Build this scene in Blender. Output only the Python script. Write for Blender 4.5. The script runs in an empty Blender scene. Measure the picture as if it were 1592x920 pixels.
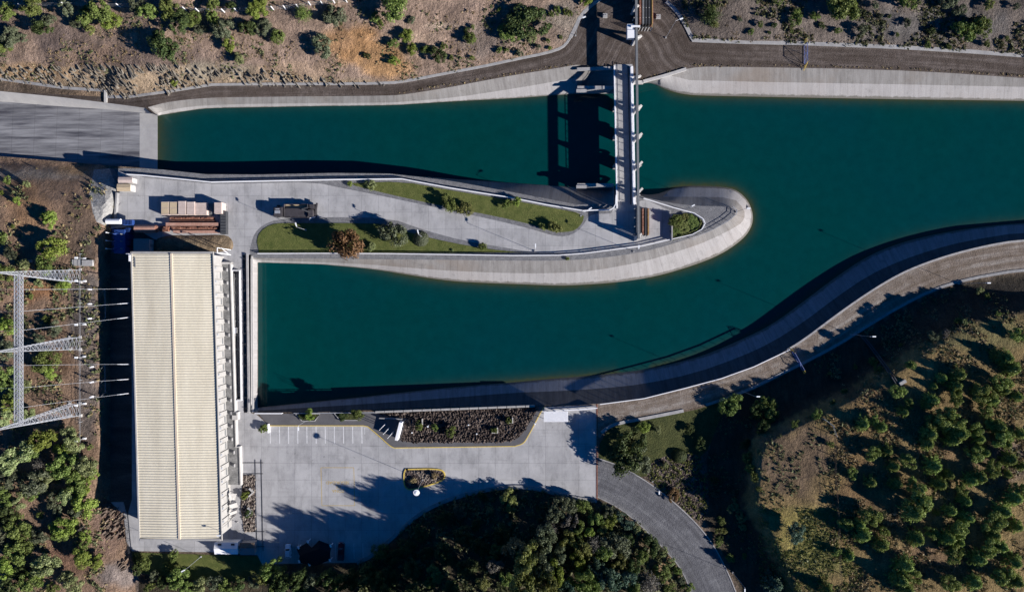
import bpy, math, random
import numpy as np
from mathutils import Vector, Matrix
from mathutils.geometry import delaunay_2d_cdt
random.seed(7); rng = np.random.default_rng(7)
PI = math.pi; R = math.radians
H = 200.0; S = 5.3; CX = 796.0; CY = 460.0        # camera height (m), photo pixels per metre on the yard level
sc = bpy.context.scene; COL = sc.collection
SUN_EL = 21.2; SUN_DIR = (0.924, -0.383)          # towards the sun, in plan

def U(px, py, z=0.0):
    k = (H - z) / H / S
    return ((px - CX) * k, -(py - CY) * k, z)
def V3(px, py, z=0.0): return Vector(U(px, py, z))
def m(px): return px / S

# ------------------------------------------------------------------ materials
class NT:
    def __init__(s, name):
        s.mat = bpy.data.materials.new(name); s.mat.use_nodes = True
        s.t = s.mat.node_tree; s.t.nodes.clear()
        s.out = s.n('ShaderNodeOutputMaterial'); s.b = s.n('ShaderNodeBsdfPrincipled')
        s.l(s.b.outputs[0], s.out.inputs[0])
    def n(s, typ, **kw):
        nd = s.t.nodes.new(typ)
        for k, v in kw.items(): setattr(nd, k, v)
        return nd
    def l(s, a, b): s.t.links.new(a, b)
    def coord(s, stretch=(1, 1, 1), rot=0, geo=False):
        if geo:
            g = s.n('ShaderNodeNewGeometry'); o = g.outputs['Position']
        else:
            g = s.n('ShaderNodeTexCoord'); o = g.outputs['Object']
        mp = s.n('ShaderNodeMapping'); mp.inputs['Scale'].default_value = stretch
        mp.inputs['Rotation'].default_value = (0, 0, rot); s.l(o, mp.inputs[0]); return mp.outputs[0]
    def noise(s, c, scale, detail=5, rough=.6):
        nd = s.n('ShaderNodeTexNoise'); nd.inputs['Scale'].default_value = scale
        nd.inputs['Detail'].default_value = detail; nd.inputs['Roughness'].default_value = rough
        s.l(c, nd.inputs['Vector']); return nd.outputs['Fac']
    def ramp(s, f, stops):
        nd = s.n('ShaderNodeValToRGB'); e = nd.color_ramp.elements
        while len(e) < len(stops): e.new(.5)
        for i, (p, c) in enumerate(stops):
            e[i].position = p; e[i].color = (*c, 1) if len(c) == 3 else c
        s.l(f, nd.inputs[0]); return nd.outputs[0]
    def rng(s, f, a, b, lo, hi):
        nd = s.n('ShaderNodeMapRange'); nd.inputs[1].default_value = a; nd.inputs[2].default_value = b
        nd.inputs[3].default_value = lo; nd.inputs[4].default_value = hi; s.l(f, nd.inputs[0]); return nd.outputs[0]
    def mix(s, mode, a, b, fac=1.0):
        nd = s.n('ShaderNodeMix', data_type='RGBA', blend_type=mode)
        if isinstance(fac, (int, float)): nd.inputs[0].default_value = fac
        else: s.l(fac, nd.inputs[0])
        for i, x in ((6, a), (7, b)):
            if isinstance(x, tuple): nd.inputs[i].default_value = (*x, 1)
            else: s.l(x, nd.inputs[i])
        return nd.outputs[2]
    def math(s, op, a, b):
        nd = s.n('ShaderNodeMath', operation=op)
        for i, x in ((0, a), (1, b)):
            if isinstance(x, (int, float)): nd.inputs[i].default_value = x
            else: s.l(x, nd.inputs[i])
        return nd.outputs[0]
    def bump(s, h, strength, dist=.1):
        nd = s.n('ShaderNodeBump'); nd.inputs['Strength'].default_value = strength
        nd.inputs['Distance'].default_value = dist; s.l(h, nd.inputs['Height']); s.l(nd.outputs[0], s.b.inputs['Normal'])
    def fin(s, col, rough=.9, metal=0, spec=None):
        if isinstance(col, tuple): s.b.inputs['Base Color'].default_value = (*col, 1)
        else: s.l(col, s.b.inputs['Base Color'])
        s.b.inputs['Roughness'].default_value = rough; s.b.inputs['Metallic'].default_value = metal
        if spec is not None: s.b.inputs['Specular IOR Level'].default_value = spec
        return s.mat

def m_noise(name, c1, c2, scale=.25, rough=.9, sp=.25, sps=6, bump=.3, bs=5, bd=.15, stretch=(1, 1, 1), rot=0, metal=0,
            attr=None, c3=None, spec=.2, detail=7):
    t = NT(name); c = t.coord(stretch, rot); c0 = t.coord()
    f = t.noise(c, scale, detail, .65)
    if attr:
        a = t.n('ShaderNodeAttribute', attribute_name=attr)
        g = t.ramp(f, [(.3, (.62, .62, .62)), (.5, (1, 1, 1)), (.72, (1.0, 1.0, 1.0))])
        g2 = t.rng(f, .3, .7, .65, 1.4)
        gl = t.rng(t.noise(t.coord((1.1, .22, .3), R(18)), .8, 6, .7), .35, .65, .74, 1.2)
        hs0 = t.n('ShaderNodeHueSaturation'); hs0.inputs['Saturation'].default_value = 1.12; t.l(gl, hs0.inputs['Value']); t.l(a.outputs['Color'], hs0.inputs['Color']); col = hs0.outputs[0]
        hs = t.n('ShaderNodeHueSaturation'); t.l(g2, hs.inputs['Value']); t.l(col, hs.inputs['Color']); col = hs.outputs[0]
    else:
        st = [(.32, c1), (.68, c2)] if c3 is None else [(.28, c1), (.5, c2), (.72, c3)]
        col = t.ramp(f, st)
    s2 = t.rng(t.noise(c0, sps, 3, .7), .25, .75, 1 - sp, 1 + sp)
    hs = t.n('ShaderNodeHueSaturation'); t.l(s2, hs.inputs['Value']); t.l(col, hs.inputs['Color'])
    if bump: t.bump(t.noise(c0, bs, 6, .7), bump, bd)
    return t.fin(hs.outputs[0], rough, metal, spec)

def m_plain(name, col, rough=.5, metal=0, var=.12, scale=2, spec=.4):
    t = NT(name); c = t.coord()
    f = t.rng(t.noise(c, scale, 5), .25, .75, 1 - var, 1 + var)
    hs = t.n('ShaderNodeHueSaturation'); hs.inputs['Color'].default_value = (*col, 1); t.l(f, hs.inputs['Value'])
    return t.fin(hs.outputs[0], rough, metal, spec)

def m_pavement(name, c1, c2, w=4.9, h=4.9, rot=0, dark=.68):
    t = NT(name); c = t.coord((1, 1, 1), rot); c0 = t.coord()
    br = t.n('ShaderNodeTexBrick', offset=0, squash=1); br.inputs['Scale'].default_value = 1
    br.inputs['Brick Width'].default_value = w; br.inputs['Row Height'].default_value = h
    br.inputs['Mortar Size'].default_value = .07; br.inputs['Mortar Smooth'].default_value = .6
    br.inputs['Color1'].default_value = (.93, .93, .93, 1); br.inputs['Color2'].default_value = (1.06, 1.06, 1.06, 1)
    br.inputs['Mortar'].default_value = (dark, dark, dark, 1); t.l(c, br.inputs['Vector'])
    f = t.noise(c0, .12, 8, .68)
    col = t.ramp(f, [(.3, c1), (.55, c2), (.75, tuple(x * 1.12 for x in c2))])
    st = t.rng(t.noise(t.coord((1.0, .35, 1)), .4, 8, .72), .48, .72, 1.04, .70)
    sp = t.rng(t.noise(c0, 5, 4, .75), .25, .75, .86, 1.14)
    col = t.mix('MULTIPLY', col, br.outputs['Color'])
    oil = t.rng(t.noise(c0, .9, 3, .5), .68, .74, 1, .72); tyre = t.rng(t.noise(t.coord((.12, 1.6, 1), R(14)), .8, 3, .5), .62, .72, 1, .88)
    v = t.math('MULTIPLY', t.math('MULTIPLY', st, sp), t.math('MULTIPLY', oil, tyre))
    hs = t.n('ShaderNodeHueSaturation'); t.l(v, hs.inputs['Value']); t.l(col, hs.inputs['Color'])
    t.bump(t.noise(c0, 6, 4), .12, .05)
    return t.fin(hs.outputs[0], .9, 0, .2)

def m_bank(name, c1, c2, stain, joint=2.1, sx=.9, sy=.12):
    """lining concrete: streaks that run down the bank (stored per vertex as 'along' metres) and thin joints"""
    t = NT(name); a = t.n('ShaderNodeAttribute', attribute_name='run')
    mp = t.n('ShaderNodeMapping'); mp.inputs['Scale'].default_value = (sx, sy, 1); t.l(a.outputs['Vector'], mp.inputs[0])
    f = t.noise(mp.outputs[0], 1.0, 6, .7)
    col = t.ramp(f, [(.3, c1), (.6, c2)])
    c0 = t.coord(); big = t.noise(c0, .05, 4, .6)
    col = t.mix('MIX', col, stain, t.rng(big, .5, .68, 0, .55))
    sp = t.rng(t.noise(c0, 4, 4, .75), .25, .75, .86, 1.14)
    br = t.n('ShaderNodeTexBrick', offset=0); br.inputs['Scale'].default_value = 1
    br.inputs['Brick Width'].default_value = joint; br.inputs['Row Height'].default_value = 50
    br.inputs['Mortar Size'].default_value = .05; br.inputs['Mortar Smooth'].default_value = .8
    br.inputs['Color1'].default_value = (.96, .96, .96, 1); br.inputs['Color2'].default_value = (1.04, 1.04, 1.04, 1)
    br.inputs['Mortar'].default_value = (.72, .72, .72, 1); t.l(a.outputs['Vector'], br.inputs['Vector'])
    col = t.mix('MULTIPLY', col, br.outputs['Color'])
    g = t.n('ShaderNodeNewGeometry'); sx_ = t.n('ShaderNodeSeparateXYZ'); t.l(g.outputs['Position'], sx_.inputs[0])
    zz = t.math('ADD', sx_.outputs['Z'], t.rng(t.noise(c0, .5, 4, .7), .3, .7, -.18, .18))
    col = t.mix('MIX', col, (.085, .078, .060), t.rng(zz, -4.72, -4.45, .75, 0))       # algae at the waterline
    cr = t.rng(t.noise(c0, .35, 8, .75), .56, .70, 1, .72); sp = t.math('MULTIPLY', sp, cr)
    hs = t.n('ShaderNodeHueSaturation'); t.l(sp, hs.inputs['Value']); t.l(col, hs.inputs['Color'])
    t.bump(t.noise(c0, 5, 4), .15, .06)
    return t.fin(hs.outputs[0], .85, 0, .25)

def m_track(name, c1, c2, c3, sp=.4, bump=.7):
    """loose gravel with wheel tracks that follow the road (run = metres along, metres across)"""
    t = NT(name); a = t.n('ShaderNodeAttribute', attribute_name='run'); c0 = t.coord()
    mp = t.n('ShaderNodeMapping'); mp.inputs['Scale'].default_value = (.03, .75, 1); t.l(a.outputs['Vector'], mp.inputs[0])
    f = t.noise(mp.outputs[0], 1.0, 4, .6); g = t.noise(c0, .35, 8, .72)
    mp2 = t.n('ShaderNodeMapping'); mp2.inputs['Scale'].default_value = (.9, .22, 1); t.l(a.outputs['Vector'], mp2.inputs[0])
    rip = t.rng(t.noise(mp2.outputs[0], 1.0, 3, .5), .35, .65, .9, 1.1)
    v = t.math('ADD', t.math('MULTIPLY', f, .6), t.math('MULTIPLY', g, .4))
    col = t.ramp(v, [(.36, c1), (.5, c2), (.62, c3)])
    s = t.math('MULTIPLY', rip, t.rng(t.noise(c0, 2.6, 5, .75), .25, .75, 1 - sp, 1 + sp))
    hs = t.n('ShaderNodeHueSaturation'); t.l(s, hs.inputs['Value']); t.l(col, hs.inputs['Color'])
    t.bump(t.noise(c0, 2.5, 6, .7), bump, .3); return t.fin(hs.outputs[0], .95, 0, .15)

def m_foliage(name, c1, c2, c3):
    t = NT(name); g = t.n('ShaderNodeNewGeometry'); oi = t.n('ShaderNodeObjectInfo')
    col = t.ramp(g.outputs['Random Per Island'], [(0, c1), (.55, c2), (1, c3)])
    hs = t.n('ShaderNodeHueSaturation'); t.l(col, hs.inputs['Color'])
    t.l(t.rng(oi.outputs['Random'], 0, 1, .485, .515), hs.inputs['Hue'])
    t.l(t.rng(oi.outputs['Random'], 0, 1, .9, 1.45), hs.inputs['Value'])
    t.l(hs.outputs[0], t.b.inputs['Base Color']); t.b.inputs['Roughness'].default_value = .65
    t.b.inputs['Specular IOR Level'].default_value = .25
    tr = t.n('ShaderNodeBsdfTranslucent'); t.l(hs.outputs[0], tr.inputs[0])
    mx = t.n('ShaderNodeMixShader'); mx.inputs[0].default_value = .22
    t.l(t.b.outputs[0], mx.inputs[1]); t.l(tr.outputs[0], mx.inputs[2]); t.l(mx.outputs[0], t.out.inputs[0])
    return t.mat

def m_water():
    t = NT('water'); a = t.n('ShaderNodeAttribute', attribute_name='shoal'); c = t.coord()
    f = t.noise(c, .012, 4, .55)
    col = t.ramp(f, [(.3, (.0004, .0395, .0360)), (.7, (.0004, .0370, .0455))])
    nz = t.rng(t.noise(c, .35, 4, .7), .3, .7, .9, 1.1)
    hs = t.n('ShaderNodeHueSaturation'); t.l(nz, hs.inputs['Value']); t.l(col, hs.inputs['Color'])
    fac = t.math('MULTIPLY', a.outputs['Fac'], t.rng(t.noise(c, .9, 4, .7), .3, .7, .7, 1.1))
    col = t.mix('MIX', hs.outputs[0], (.052, .052, .018), fac)
    t.bump(t.noise(c, 1.4, 4), .06, .05)
    m_ = t.fin(col, .12, 0, .5); t.b.inputs['IOR'].default_value = 1.33
    return m_

M = {}
def build_materials():
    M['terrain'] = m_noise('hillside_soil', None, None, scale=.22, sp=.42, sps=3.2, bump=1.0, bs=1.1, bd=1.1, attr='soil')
    M['pavement'] = m_pavement('yard_concrete', (.285, .283, .292), (.385, .38, .388))
    M['road_slab'] = M['pavement']
    M['sidewalk'] = m_noise('dark_asphalt', (.095, .093, .10), (.125, .122, .13), scale=.4, sp=.2, sps=9, bump=.2)
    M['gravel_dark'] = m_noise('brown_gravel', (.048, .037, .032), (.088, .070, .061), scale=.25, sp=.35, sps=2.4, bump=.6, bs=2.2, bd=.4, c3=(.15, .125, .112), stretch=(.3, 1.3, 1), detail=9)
    M['gravel_road'] = m_track('brown_gravel_track', (.058, .044, .036), (.092, .073, .063), (.155, .128, .115), .4)
    M['gravel_grey'] = m_noise('grey_gravel', (.13, .13, .14), (.22, .22, .23), scale=.8, sp=.45, sps=4.5, bump=.8, bs=5, bd=.2)
    M['gravel_tan'] = m_track('tan_gravel_track', (.115, .088, .066), (.19, .155, .13), (.28, .25, .225))
    M['gravel_drive'] = m_track('grey_chip_drive', (.085, .085, .094), (.125, .125, .136), (.18, .18, .19), .35)
    M['lawn'] = m_noise('lawn_grass', (.068, .088, .022), (.128, .138, .042), scale=.5, sp=.4, sps=5, bump=.9, bs=4, bd=.25)
    M['rough_lawn'] = m_noise('rough_grass', (.035, .045, .014), (.085, .090, .030), scale=.35, sp=.5, sps=2.5, bump=1, bs=2, bd=.5)
    M['rockbed'] = None
    t = NT('lava_rock_bed'); c = t.coord()
    vo = t.n('ShaderNodeTexVoronoi'); vo.inputs['Scale'].default_value = 1.5; t.l(c, vo.inputs['Vector'])
    sep = t.n('ShaderNodeSeparateColor'); t.l(vo.outputs['Color'], sep.inputs[0])
    col = t.ramp(sep.outputs[0], [(.0, (.035, .027, .026)), (.5, (.075, .057, .051)), (1, (.18, .145, .125))])
    h = t.rng(vo.outputs['Distance'], 0, .6, 1, 0); t.bump(h, 1.0, .7)
    M['rockbed'] = t.fin(col, .95, 0, .15)
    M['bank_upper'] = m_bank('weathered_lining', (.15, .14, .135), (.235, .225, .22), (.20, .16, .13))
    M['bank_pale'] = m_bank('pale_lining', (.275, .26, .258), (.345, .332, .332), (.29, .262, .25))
    M['bank_shade'] = m_bank('shaded_lining', (.17, .17, .185), (.27, .27, .29), (.18, .18, .20))  # lower band of the sunless south bank, its shade toned into the lining colour
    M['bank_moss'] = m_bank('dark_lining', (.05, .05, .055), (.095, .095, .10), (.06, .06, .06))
    t = NT('chute_concrete'); cc = t.coord((.012, .75, 1), R(2.5)); c0 = t.coord((1, 1, 1), R(2.5))
    f = t.math('ADD', t.math('MULTIPLY', t.noise(cc, .9, 5, .6), .7), t.math('MULTIPLY', t.noise(t.coord((.06, .9, 1), R(2.5)), .9, 6, .7), .3))
    col = t.ramp(f, [(.38, (.075, .075, .09)), (.47, (.17, .17, .185)), (.55, (.255, .255, .27)), (.64, (.33, .33, .345))])
    br = t.n('ShaderNodeTexBrick', offset=0); br.inputs['Scale'].default_value = 1; br.inputs['Brick Width'].default_value = 7; br.inputs['Row Height'].default_value = 3.2
    br.inputs['Mortar Size'].default_value = .06; br.inputs['Color1'].default_value = (.92, .92, .92, 1); br.inputs['Color2'].default_value = (1.06, 1.06, 1.06, 1); br.inputs['Mortar'].default_value = (.7, .7, .7, 1); t.l(c0, br.inputs['Vector'])
    col = t.mix('MULTIPLY', col, br.outputs['Color']); M['chute'] = t.fin(col, .9, 0, .2)
    M['sill'] = m_noise('sill_concrete', (.36, .35, .35), (.45, .44, .43), scale=.4, sp=.1, bump=.1)
    M['concrete'] = m_noise('structural_concrete', (.27, .265, .27), (.40, .39, .385), scale=.5, sp=.18, sps=4, bump=.2)
    M['concrete_pale'] = m_noise('pale_concrete', (.40, .385, .37), (.50, .485, .47), scale=.5, sp=.1, sps=3, bump=.1)
    M['concrete_dark'] = m_noise('mossy_roof_concrete', (.12, .12, .12), (.27, .265, .26), scale=.55, sp=.35, sps=2.5, bump=.2)
    M['wall_conc'] = m_noise('retaining_concrete', (.20, .20, .21), (.32, .315, .315), scale=.6, sp=.2, sps=3, bump=.2)
    M['shotcrete'] = m_noise('sprayed_concrete', (.22, .215, .21), (.36, .35, .335), scale=.5, sp=.3, sps=2, bump=.6, bs=2, bd=.4)
    M['white'] = m_plain('white_paint', (.80, .80, .82), .5, 0, .06)
    M['yellow'] = m_plain('yellow_paint', (.60, .44, .10), .6, 0, .25)
    M['yellow_worn'] = m_noise('worn_yellow_paint', (.34, .27, .14), (.52, .36, .10), scale=1.5, sp=.3, bump=0)
    M['white_line'] = m_noise('worn_white_paint', (.50, .50, .51), (.74, .74, .75), scale=1.2, sp=.15, bump=0)
    M['roof'] = m_noise('cream_roof_sheet', (.62, .56, .435), (.77, .705, .56), scale=.22, sp=.09, sps=2, bump=0, rough=.55, stretch=(1, .15, 1), spec=.3)
    M['roof_rib'] = m_plain('roof_trim', (.62, .52, .40), .5)
    M['wall_white'] = m_noise('pale_render', (.31, .30, .285), (.41, .395, .38), scale=.7, sp=.06, bump=.05)
    M['galv'] = m_plain('galvanised_steel', (.38, .395, .43), .55, .25, .15)
    M['steel_dark'] = m_plain('dark_steel', (.06, .062, .068), .55, .3, .2)
    M['steel_grey'] = m_plain('grey_painted_steel', (.20, .205, .21), .5, .2, .15)
    M['rust'] = m_noise('rusty_steel', (.07, .03, .022), (.22, .10, .068), scale=1.4, sp=.35, sps=5, bump=.2, c3=(.36, .20, .15))
    M['rust_pale'] = m_noise('red_oxide_steel', (.36, .19, .14), (.48, .29, .23), scale=1.0, sp=.15, bump=.1)
    M['blue'] = m_plain('blue_enamel', (.018, .05, .19), .5, 0, .35, 3)
    M['blue_soft'] = m_plain('blue_gate_paint', (.14, .19, .42), .5, 0, .15)
    M['pinkwood'] = m_noise('pale_boxes', (.46, .37, .33), (.58, .48, .44), scale=.8, sp=.12, sps=6, bump=.1)
    M['tanwood'] = m_noise('plywood', (.42, .33, .22), (.56, .45, .31), scale=.6, stretch=(1, 6, 1), sp=.12, bump=.05)
    M['black_net'] = m_plain('black_shade_net', (.010, .010, .012), .9, 0, .3)
    M['black'] = m_plain('black_rubber', (.015, .015, .016), .8)
    M['glass'] = m_plain('dark_glass', (.012, .016, .02), .08, 0, .1, 2, .6)
    M['red'] = m_plain('red_car_paint', (.13, .006, .012), .4)
    M['car_white'] = m_plain('white_car_paint', (.72, .75, .80), .35)
    M['truck'] = m_plain('dark_truck_paint', (.055, .05, .055), .5, 0, .35, 1.2)
    M['tile'] = m_noise('brown_roof_tile', (.12, .085, .06), (.24, .18, .14), scale=1.2, stretch=(1, 5, 1), sp=.3, bump=.4)
    M['bark'] = m_noise('bark', (.07, .05, .035), (.14, .105, .08), scale=3, sp=.3)
    M['brick_brown'] = m_plain('brown_panel', (.13, .10, .085), .7)
    M['soil_pile'] = m_noise('dug_soil', (.13, .095, .06), (.24, .18, .12), scale=.6, sp=.5, sps=3, bump=1, bs=2, bd=.5)
    M['stone'] = m_noise('broken_stone', (.12, .10, .085), (.26, .22, .19), scale=.7, sp=.3, bump=.5)
    M['lamp_glass'] = m_plain('lamp_cover', (.82, .84, .86), .3, 0, .03)
    M['brown_rock'] = m_noise('brown_rock', (.10, .075, .06), (.20, .155, .125), scale=.5, sp=.35, sps=3, bump=.4)
    M['strata'] = m_noise('grey_schist', (.13, .115, .095), (.27, .24, .20), scale=.35, sp=.35, sps=3, bump=.4)
    M['earth'] = m_noise('orange_earth', (.24, .15, .085), (.34, .22, .13), scale=.4, sp=.3, sps=3, bump=.4)
    M['water'] = m_water()
    F = {'olive': ((.062, .092, .020), (.118, .158, .036), (.20, .235, .075)),
         'dark': ((.022, .038, .012), (.050, .074, .022), (.100, .125, .042)),
         'pine': ((.075, .105, .026), (.175, .230, .055), (.31, .355, .115)),
         'bright': ((.095, .135, .020), (.165, .215, .036), (.25, .29, .075)),
         'pale': ((.115, .145, .055), (.20, .235, .095), (.30, .325, .165)),
         'grey': ((.070, .064, .055), (.130, .120, .104), (.19, .175, .155)),
         'greygreen': ((.055, .070, .036), (.105, .122, .070), (.170, .185, .120)),
         'rust': ((.095, .055, .022), (.19, .115, .048), (.28, .185, .085)),
         'bluegreen': ((.030, .060, .038), (.066, .112, .074), (.125, .180, .130)),
         'yellowgreen': ((.085, .100, .025), (.165, .180, .052), (.25, .255, .095)),
         'straw': ((.17, .125, .06), (.27, .205, .11), (.36, .29, .17)),
         'scrub': ((.055, .066, .026), (.105, .115, .050), (.165, .165, .09))}
    for k, c in F.items(): M['f_' + k] = m_foliage(k + '_leaves', *c)
build_materials()

# ------------------------------------------------------------------ mesh helpers
class MB:
    def __init__(s): s.v = []; s.f = []; s.smooth = []
    def add(s, vs, fs, smooth=False):
        o = len(s.v); s.v += [tuple(v) for v in vs]; s.f += [tuple(i + o for i in f) for f in fs]; s.smooth += [smooth] * len(fs); return s
    def box(s, c, d, rz=0, taper=1.0):
        cs, sn = math.cos(rz), math.sin(rz); vs = []
        for z, t in ((-.5, 1), (.5, taper)):
            for x, y in ((-.5, -.5), (.5, -.5), (.5, .5), (-.5, .5)):
                X, Y = x * d[0] * t, y * d[1] * t
                vs.append((c[0] + X * cs - Y * sn, c[1] + X * sn + Y * cs, c[2] + z * d[2]))
        return s.add(vs, [(0, 3, 2, 1), (4, 5, 6, 7), (0, 1, 5, 4), (1, 2, 6, 5), (2, 3, 7, 6), (3, 0, 4, 7)])
    def bx(s, x0, y0, z0, x1, y1, z1):
        return s.box(((x0 + x1) / 2, (y0 + y1) / 2, (z0 + z1) / 2), (abs(x1 - x0), abs(y1 - y0), abs(z1 - z0)))
    def beam(s, a, b, w, h=None):
        a, b = Vector(a), Vector(b); h = h or w; d = b - a
        if d.length < 1e-6: return s
        d.normalize(); up = Vector((0, 0, 1)) if abs(d.z) < .95 else Vector((0, 1, 0))
        x = d.cross(up).normalized(); y = x.cross(d).normalized(); vs = []
        for p in (a, b):
            for i, j in ((-1, -1), (1, -1), (1, 1), (-1, 1)): vs.append(p + x * (i * w / 2) + y * (j * h / 2))
        return s.add(vs, [(0, 1, 2, 3), (7, 6, 5, 4), (0, 4, 5, 1), (1, 5, 6, 2), (2, 6, 7, 3), (3, 7, 4, 0)])
    def tube(s, a, b, r, n=8, r2=None):
        a, b = Vector(a), Vector(b); r2 = r if r2 is None else r2; d = (b - a).normalized()
        up = Vector((0, 0, 1)) if abs(d.z) < .95 else Vector((0, 1, 0)); x = d.cross(up).normalized(); y = x.cross(d)
        vs = []; 
        for p, q in ((a, r), (b, r2)):
            for i in range(n):
                t = 2 * PI * i / n; vs.append(p + x * (math.cos(t) * q) + y * (math.sin(t) * q))
        fs = [(i, (i + 1) % n, n + (i + 1) % n, n + i) for i in range(n)]
        fs += [tuple(range(n))[::-1], tuple(range(n, 2 * n))]
        return s.add(vs, fs)
    def path(s, pts, r, n=6):
        for a, b in zip(pts, pts[1:]): s.tube(a, b, r, n)
        return s
    def lathe(s, c, prof, n=16):
        vs = []; fs = []
        for r, z in prof:
            for i in range(n):
                t = 2 * PI * i / n; vs.append((c[0] + r * math.cos(t), c[1] + r * math.sin(t), c[2] + z))
        k = len(prof)
        for j in range(k - 1):
            for i in range(n): fs.append((j * n + i, j * n + (i + 1) % n, (j + 1) * n + (i + 1) % n, (j + 1) * n + i))
        fs += [tuple(range(n))[::-1], tuple(range((k - 1) * n, k * n))]
        return s.add(vs, fs)
    def prism(s, pts, z0, z1):
        a = sum(p[0] * q[1] - q[0] * p[1] for p, q in zip(pts, pts[1:] + pts[:1]))
        if a < 0: pts = pts[::-1]
        n = len(pts); vs = [(p[0], p[1], z0) for p in pts] + [(p[0], p[1], z1) for p in pts]
        fs = [tuple(range(n))[::-1], tuple(range(n, 2 * n))] + [(i, (i + 1) % n, n + (i + 1) % n, n + i) for i in range(n)]
        return s.add(vs, fs)
    def ribbon(s, pts, w, z0, z1):
        """a flat-topped strip of width w along plan points, from z0 up to z1 (numbers, or added to each point's own z)"""
        P = [Vector(p) for p in pts]; L = []; Rr = []
        for i, p in enumerate(P):
            d = (P[min(i + 1, len(P) - 1)] - P[max(i - 1, 0)]); d.z = 0; d.normalize(); nrm = Vector((-d.y, d.x, 0)) * (w / 2)
            L.append(p + nrm); Rr.append(p - nrm)
        n = len(P); vs = []
        for a, b in zip(L, Rr): vs += [a + Vector((0, 0, z0)), b + Vector((0, 0, z0)), b + Vector((0, 0, z1)), a + Vector((0, 0, z1))]
        fs = []
        for i in range(n - 1):
            o = 4 * i; q = o + 4
            fs += [(o + 3, o + 2, q + 2, q + 3), (o + 2, o + 1, q + 1, q + 2), (o, o + 3, q + 3, q), (o + 1, o, q, q + 1)]
        fs += [(0, 1, 2, 3), (4 * n - 1, 4 * n - 2, 4 * n - 3, 4 * n - 4)]
        return s.add(vs, fs)

def mesh_from(name, mb, mat):
    me = bpy.data.meshes.new(name); me.from_pydata(mb.v, [], mb.f)
    if any(mb.smooth): me.polygons.foreach_set('use_smooth', mb.smooth)
    if mat: me.materials.append(mat)
    me.update(); return me
def mk(name, mb, mat, parent=None, label=None):
    o = bpy.data.objects.new(name, mesh_from(name, mb, mat)); COL.objects.link(o)
    if parent: o.parent = parent
    if label: o['label'] = label
    return o
def tag(o, label, cat, group=None, kind=None):
    o['label'] = label; o['category'] = cat
    if group: o['group'] = group
    if kind: o['kind'] = kind
    return o
def thing(name, label, cat, loc=(0, 0, 0), rz=0, group=None):
    o = bpy.data.objects.new(name, None); COL.objects.link(o); o.empty_display_size = .3
    o.location = loc; o.rotation_euler = (0, 0, rz); return tag(o, label, cat, group)
def single(name, mb, mat, label, cat, group=None): return tag(mk(name, mb, mat), label, cat, group)
def struct(name, mb, mat): o = mk(name, mb, mat); o['kind'] = 'structure'; return o
def dup(root, loc=None, rz=None, label=None):
    r = root.copy(); COL.objects.link(r)
    if loc is not None: r.location = loc
    if rz is not None: r.rotation_euler = (0, 0, rz)
    if label: r['label'] = label
    for ch in list(root.children):
        c = ch.copy(); COL.objects.link(c); c.parent = r
        for g in list(ch.children):
            d = g.copy(); COL.objects.link(d); d.parent = c
    return r
# ------------------------------------------------------------------ the lie of the land (outlines in photo pixels, heights in metres)
ZR, ZL = -5.0, -4.8                                # water levels: main basin, spillway pool
def ch(p, k=2):
    p = [tuple(map(float, q)) for q in p]
    for _ in range(k):
        o = [p[0]]
        for a, b in zip(p, p[1:]):
            o += [(a[0] * .75 + b[0] * .25, a[1] * .75 + b[1] * .25), (a[0] * .25 + b[0] * .75, a[1] * .25 + b[1] * .75)]
        p = o + [p[-1]]
    return p
NWt = ch([(897,101),(850,109),(800,117),(740,128),(700,136),(650,144),(622,148),(600,149),(500,150),(400,151),(330,152),(290,155),(255,160),(230,167)],1)
NWm = ch([(897,121),(800,138),(700,153),(620,159),(600,160),(400,161.5),(320,164),(280,168),(245,176)],1)
NWw = ch([(897,146),(860,148.5),(800,153),(700,158),(625,163),(600,164),(500,165),(400,167),(330,168),(300,171),(245,180)],1)
SWt = [(245,263),(320,271),(400,271.5),(520,269),(605,270)] + ch([(650,275),(700,281),(760,292),(800,299.5),(850,309),(897,318)],1)
SWw = [(245,263),(320,271),(400,271.5),(520,269),(605,270)] + ch([(650,274),(700,278),(760,282),(800,284.5),(850,288),(897,291)],1)
BTL = NWt + [(245,180)] + SWt + [(955,318),(955,104)]
WL = NWw + SWw + [(955,291),(955,146)]
NRt = [(985,127),(1000,127)] + ch([(1030,119),(1050,113),(1072,106),(1100,104)],1) + [(1180,105),(1300,107),(1400,110),(1480,114),(1592,122),(1850,134),(2600,150)]
NRw = [(985,131)] + ch([(1000,130),(1012,129),(1030,137),(1050,144),(1072,148),(1100,149),(1150,150)],2) + [(1250,152),(1400,154.5),(1592,157),(1850,163),(2600,178)]
SRt = [(2600,330)] + ch([(1850,352),(1592,374),(1560,377),(1500,390),(1450,405),(1400,425),(1350,455),(1300,490),(1250,528),(1222,545),(1170,572),(1120,590),(1060,605),(1000,620),(930,628),(845,630)],2) + [(800,629.5),(700,632),(580,636),(500,640),(400,641)]
SRw = [(2600,303)] + ch([(1850,328),(1592,347),(1560,349),(1500,356),(1450,365),(1400,377),(1350,397),(1300,430),(1250,468),(1200,505),(1150,529),(1100,550),(1060,562),(1000,575),(930,583),(860,588),(800,594),(720,600),(640,608)],2) + [(560,617),(470,626),(401,633)]
SPt = [(389,641),(389,400),(400,401),(500,402),(600,403),(700,404)] + ch([(800,405),(865,405.5),(930,402),(1000,392),(1050,378),(1100,361),(1128,347),(1142,337),(1144,328),(1136,321),(1110,320.5),(1070,320),(1003,308),(985,300)],2)
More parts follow.
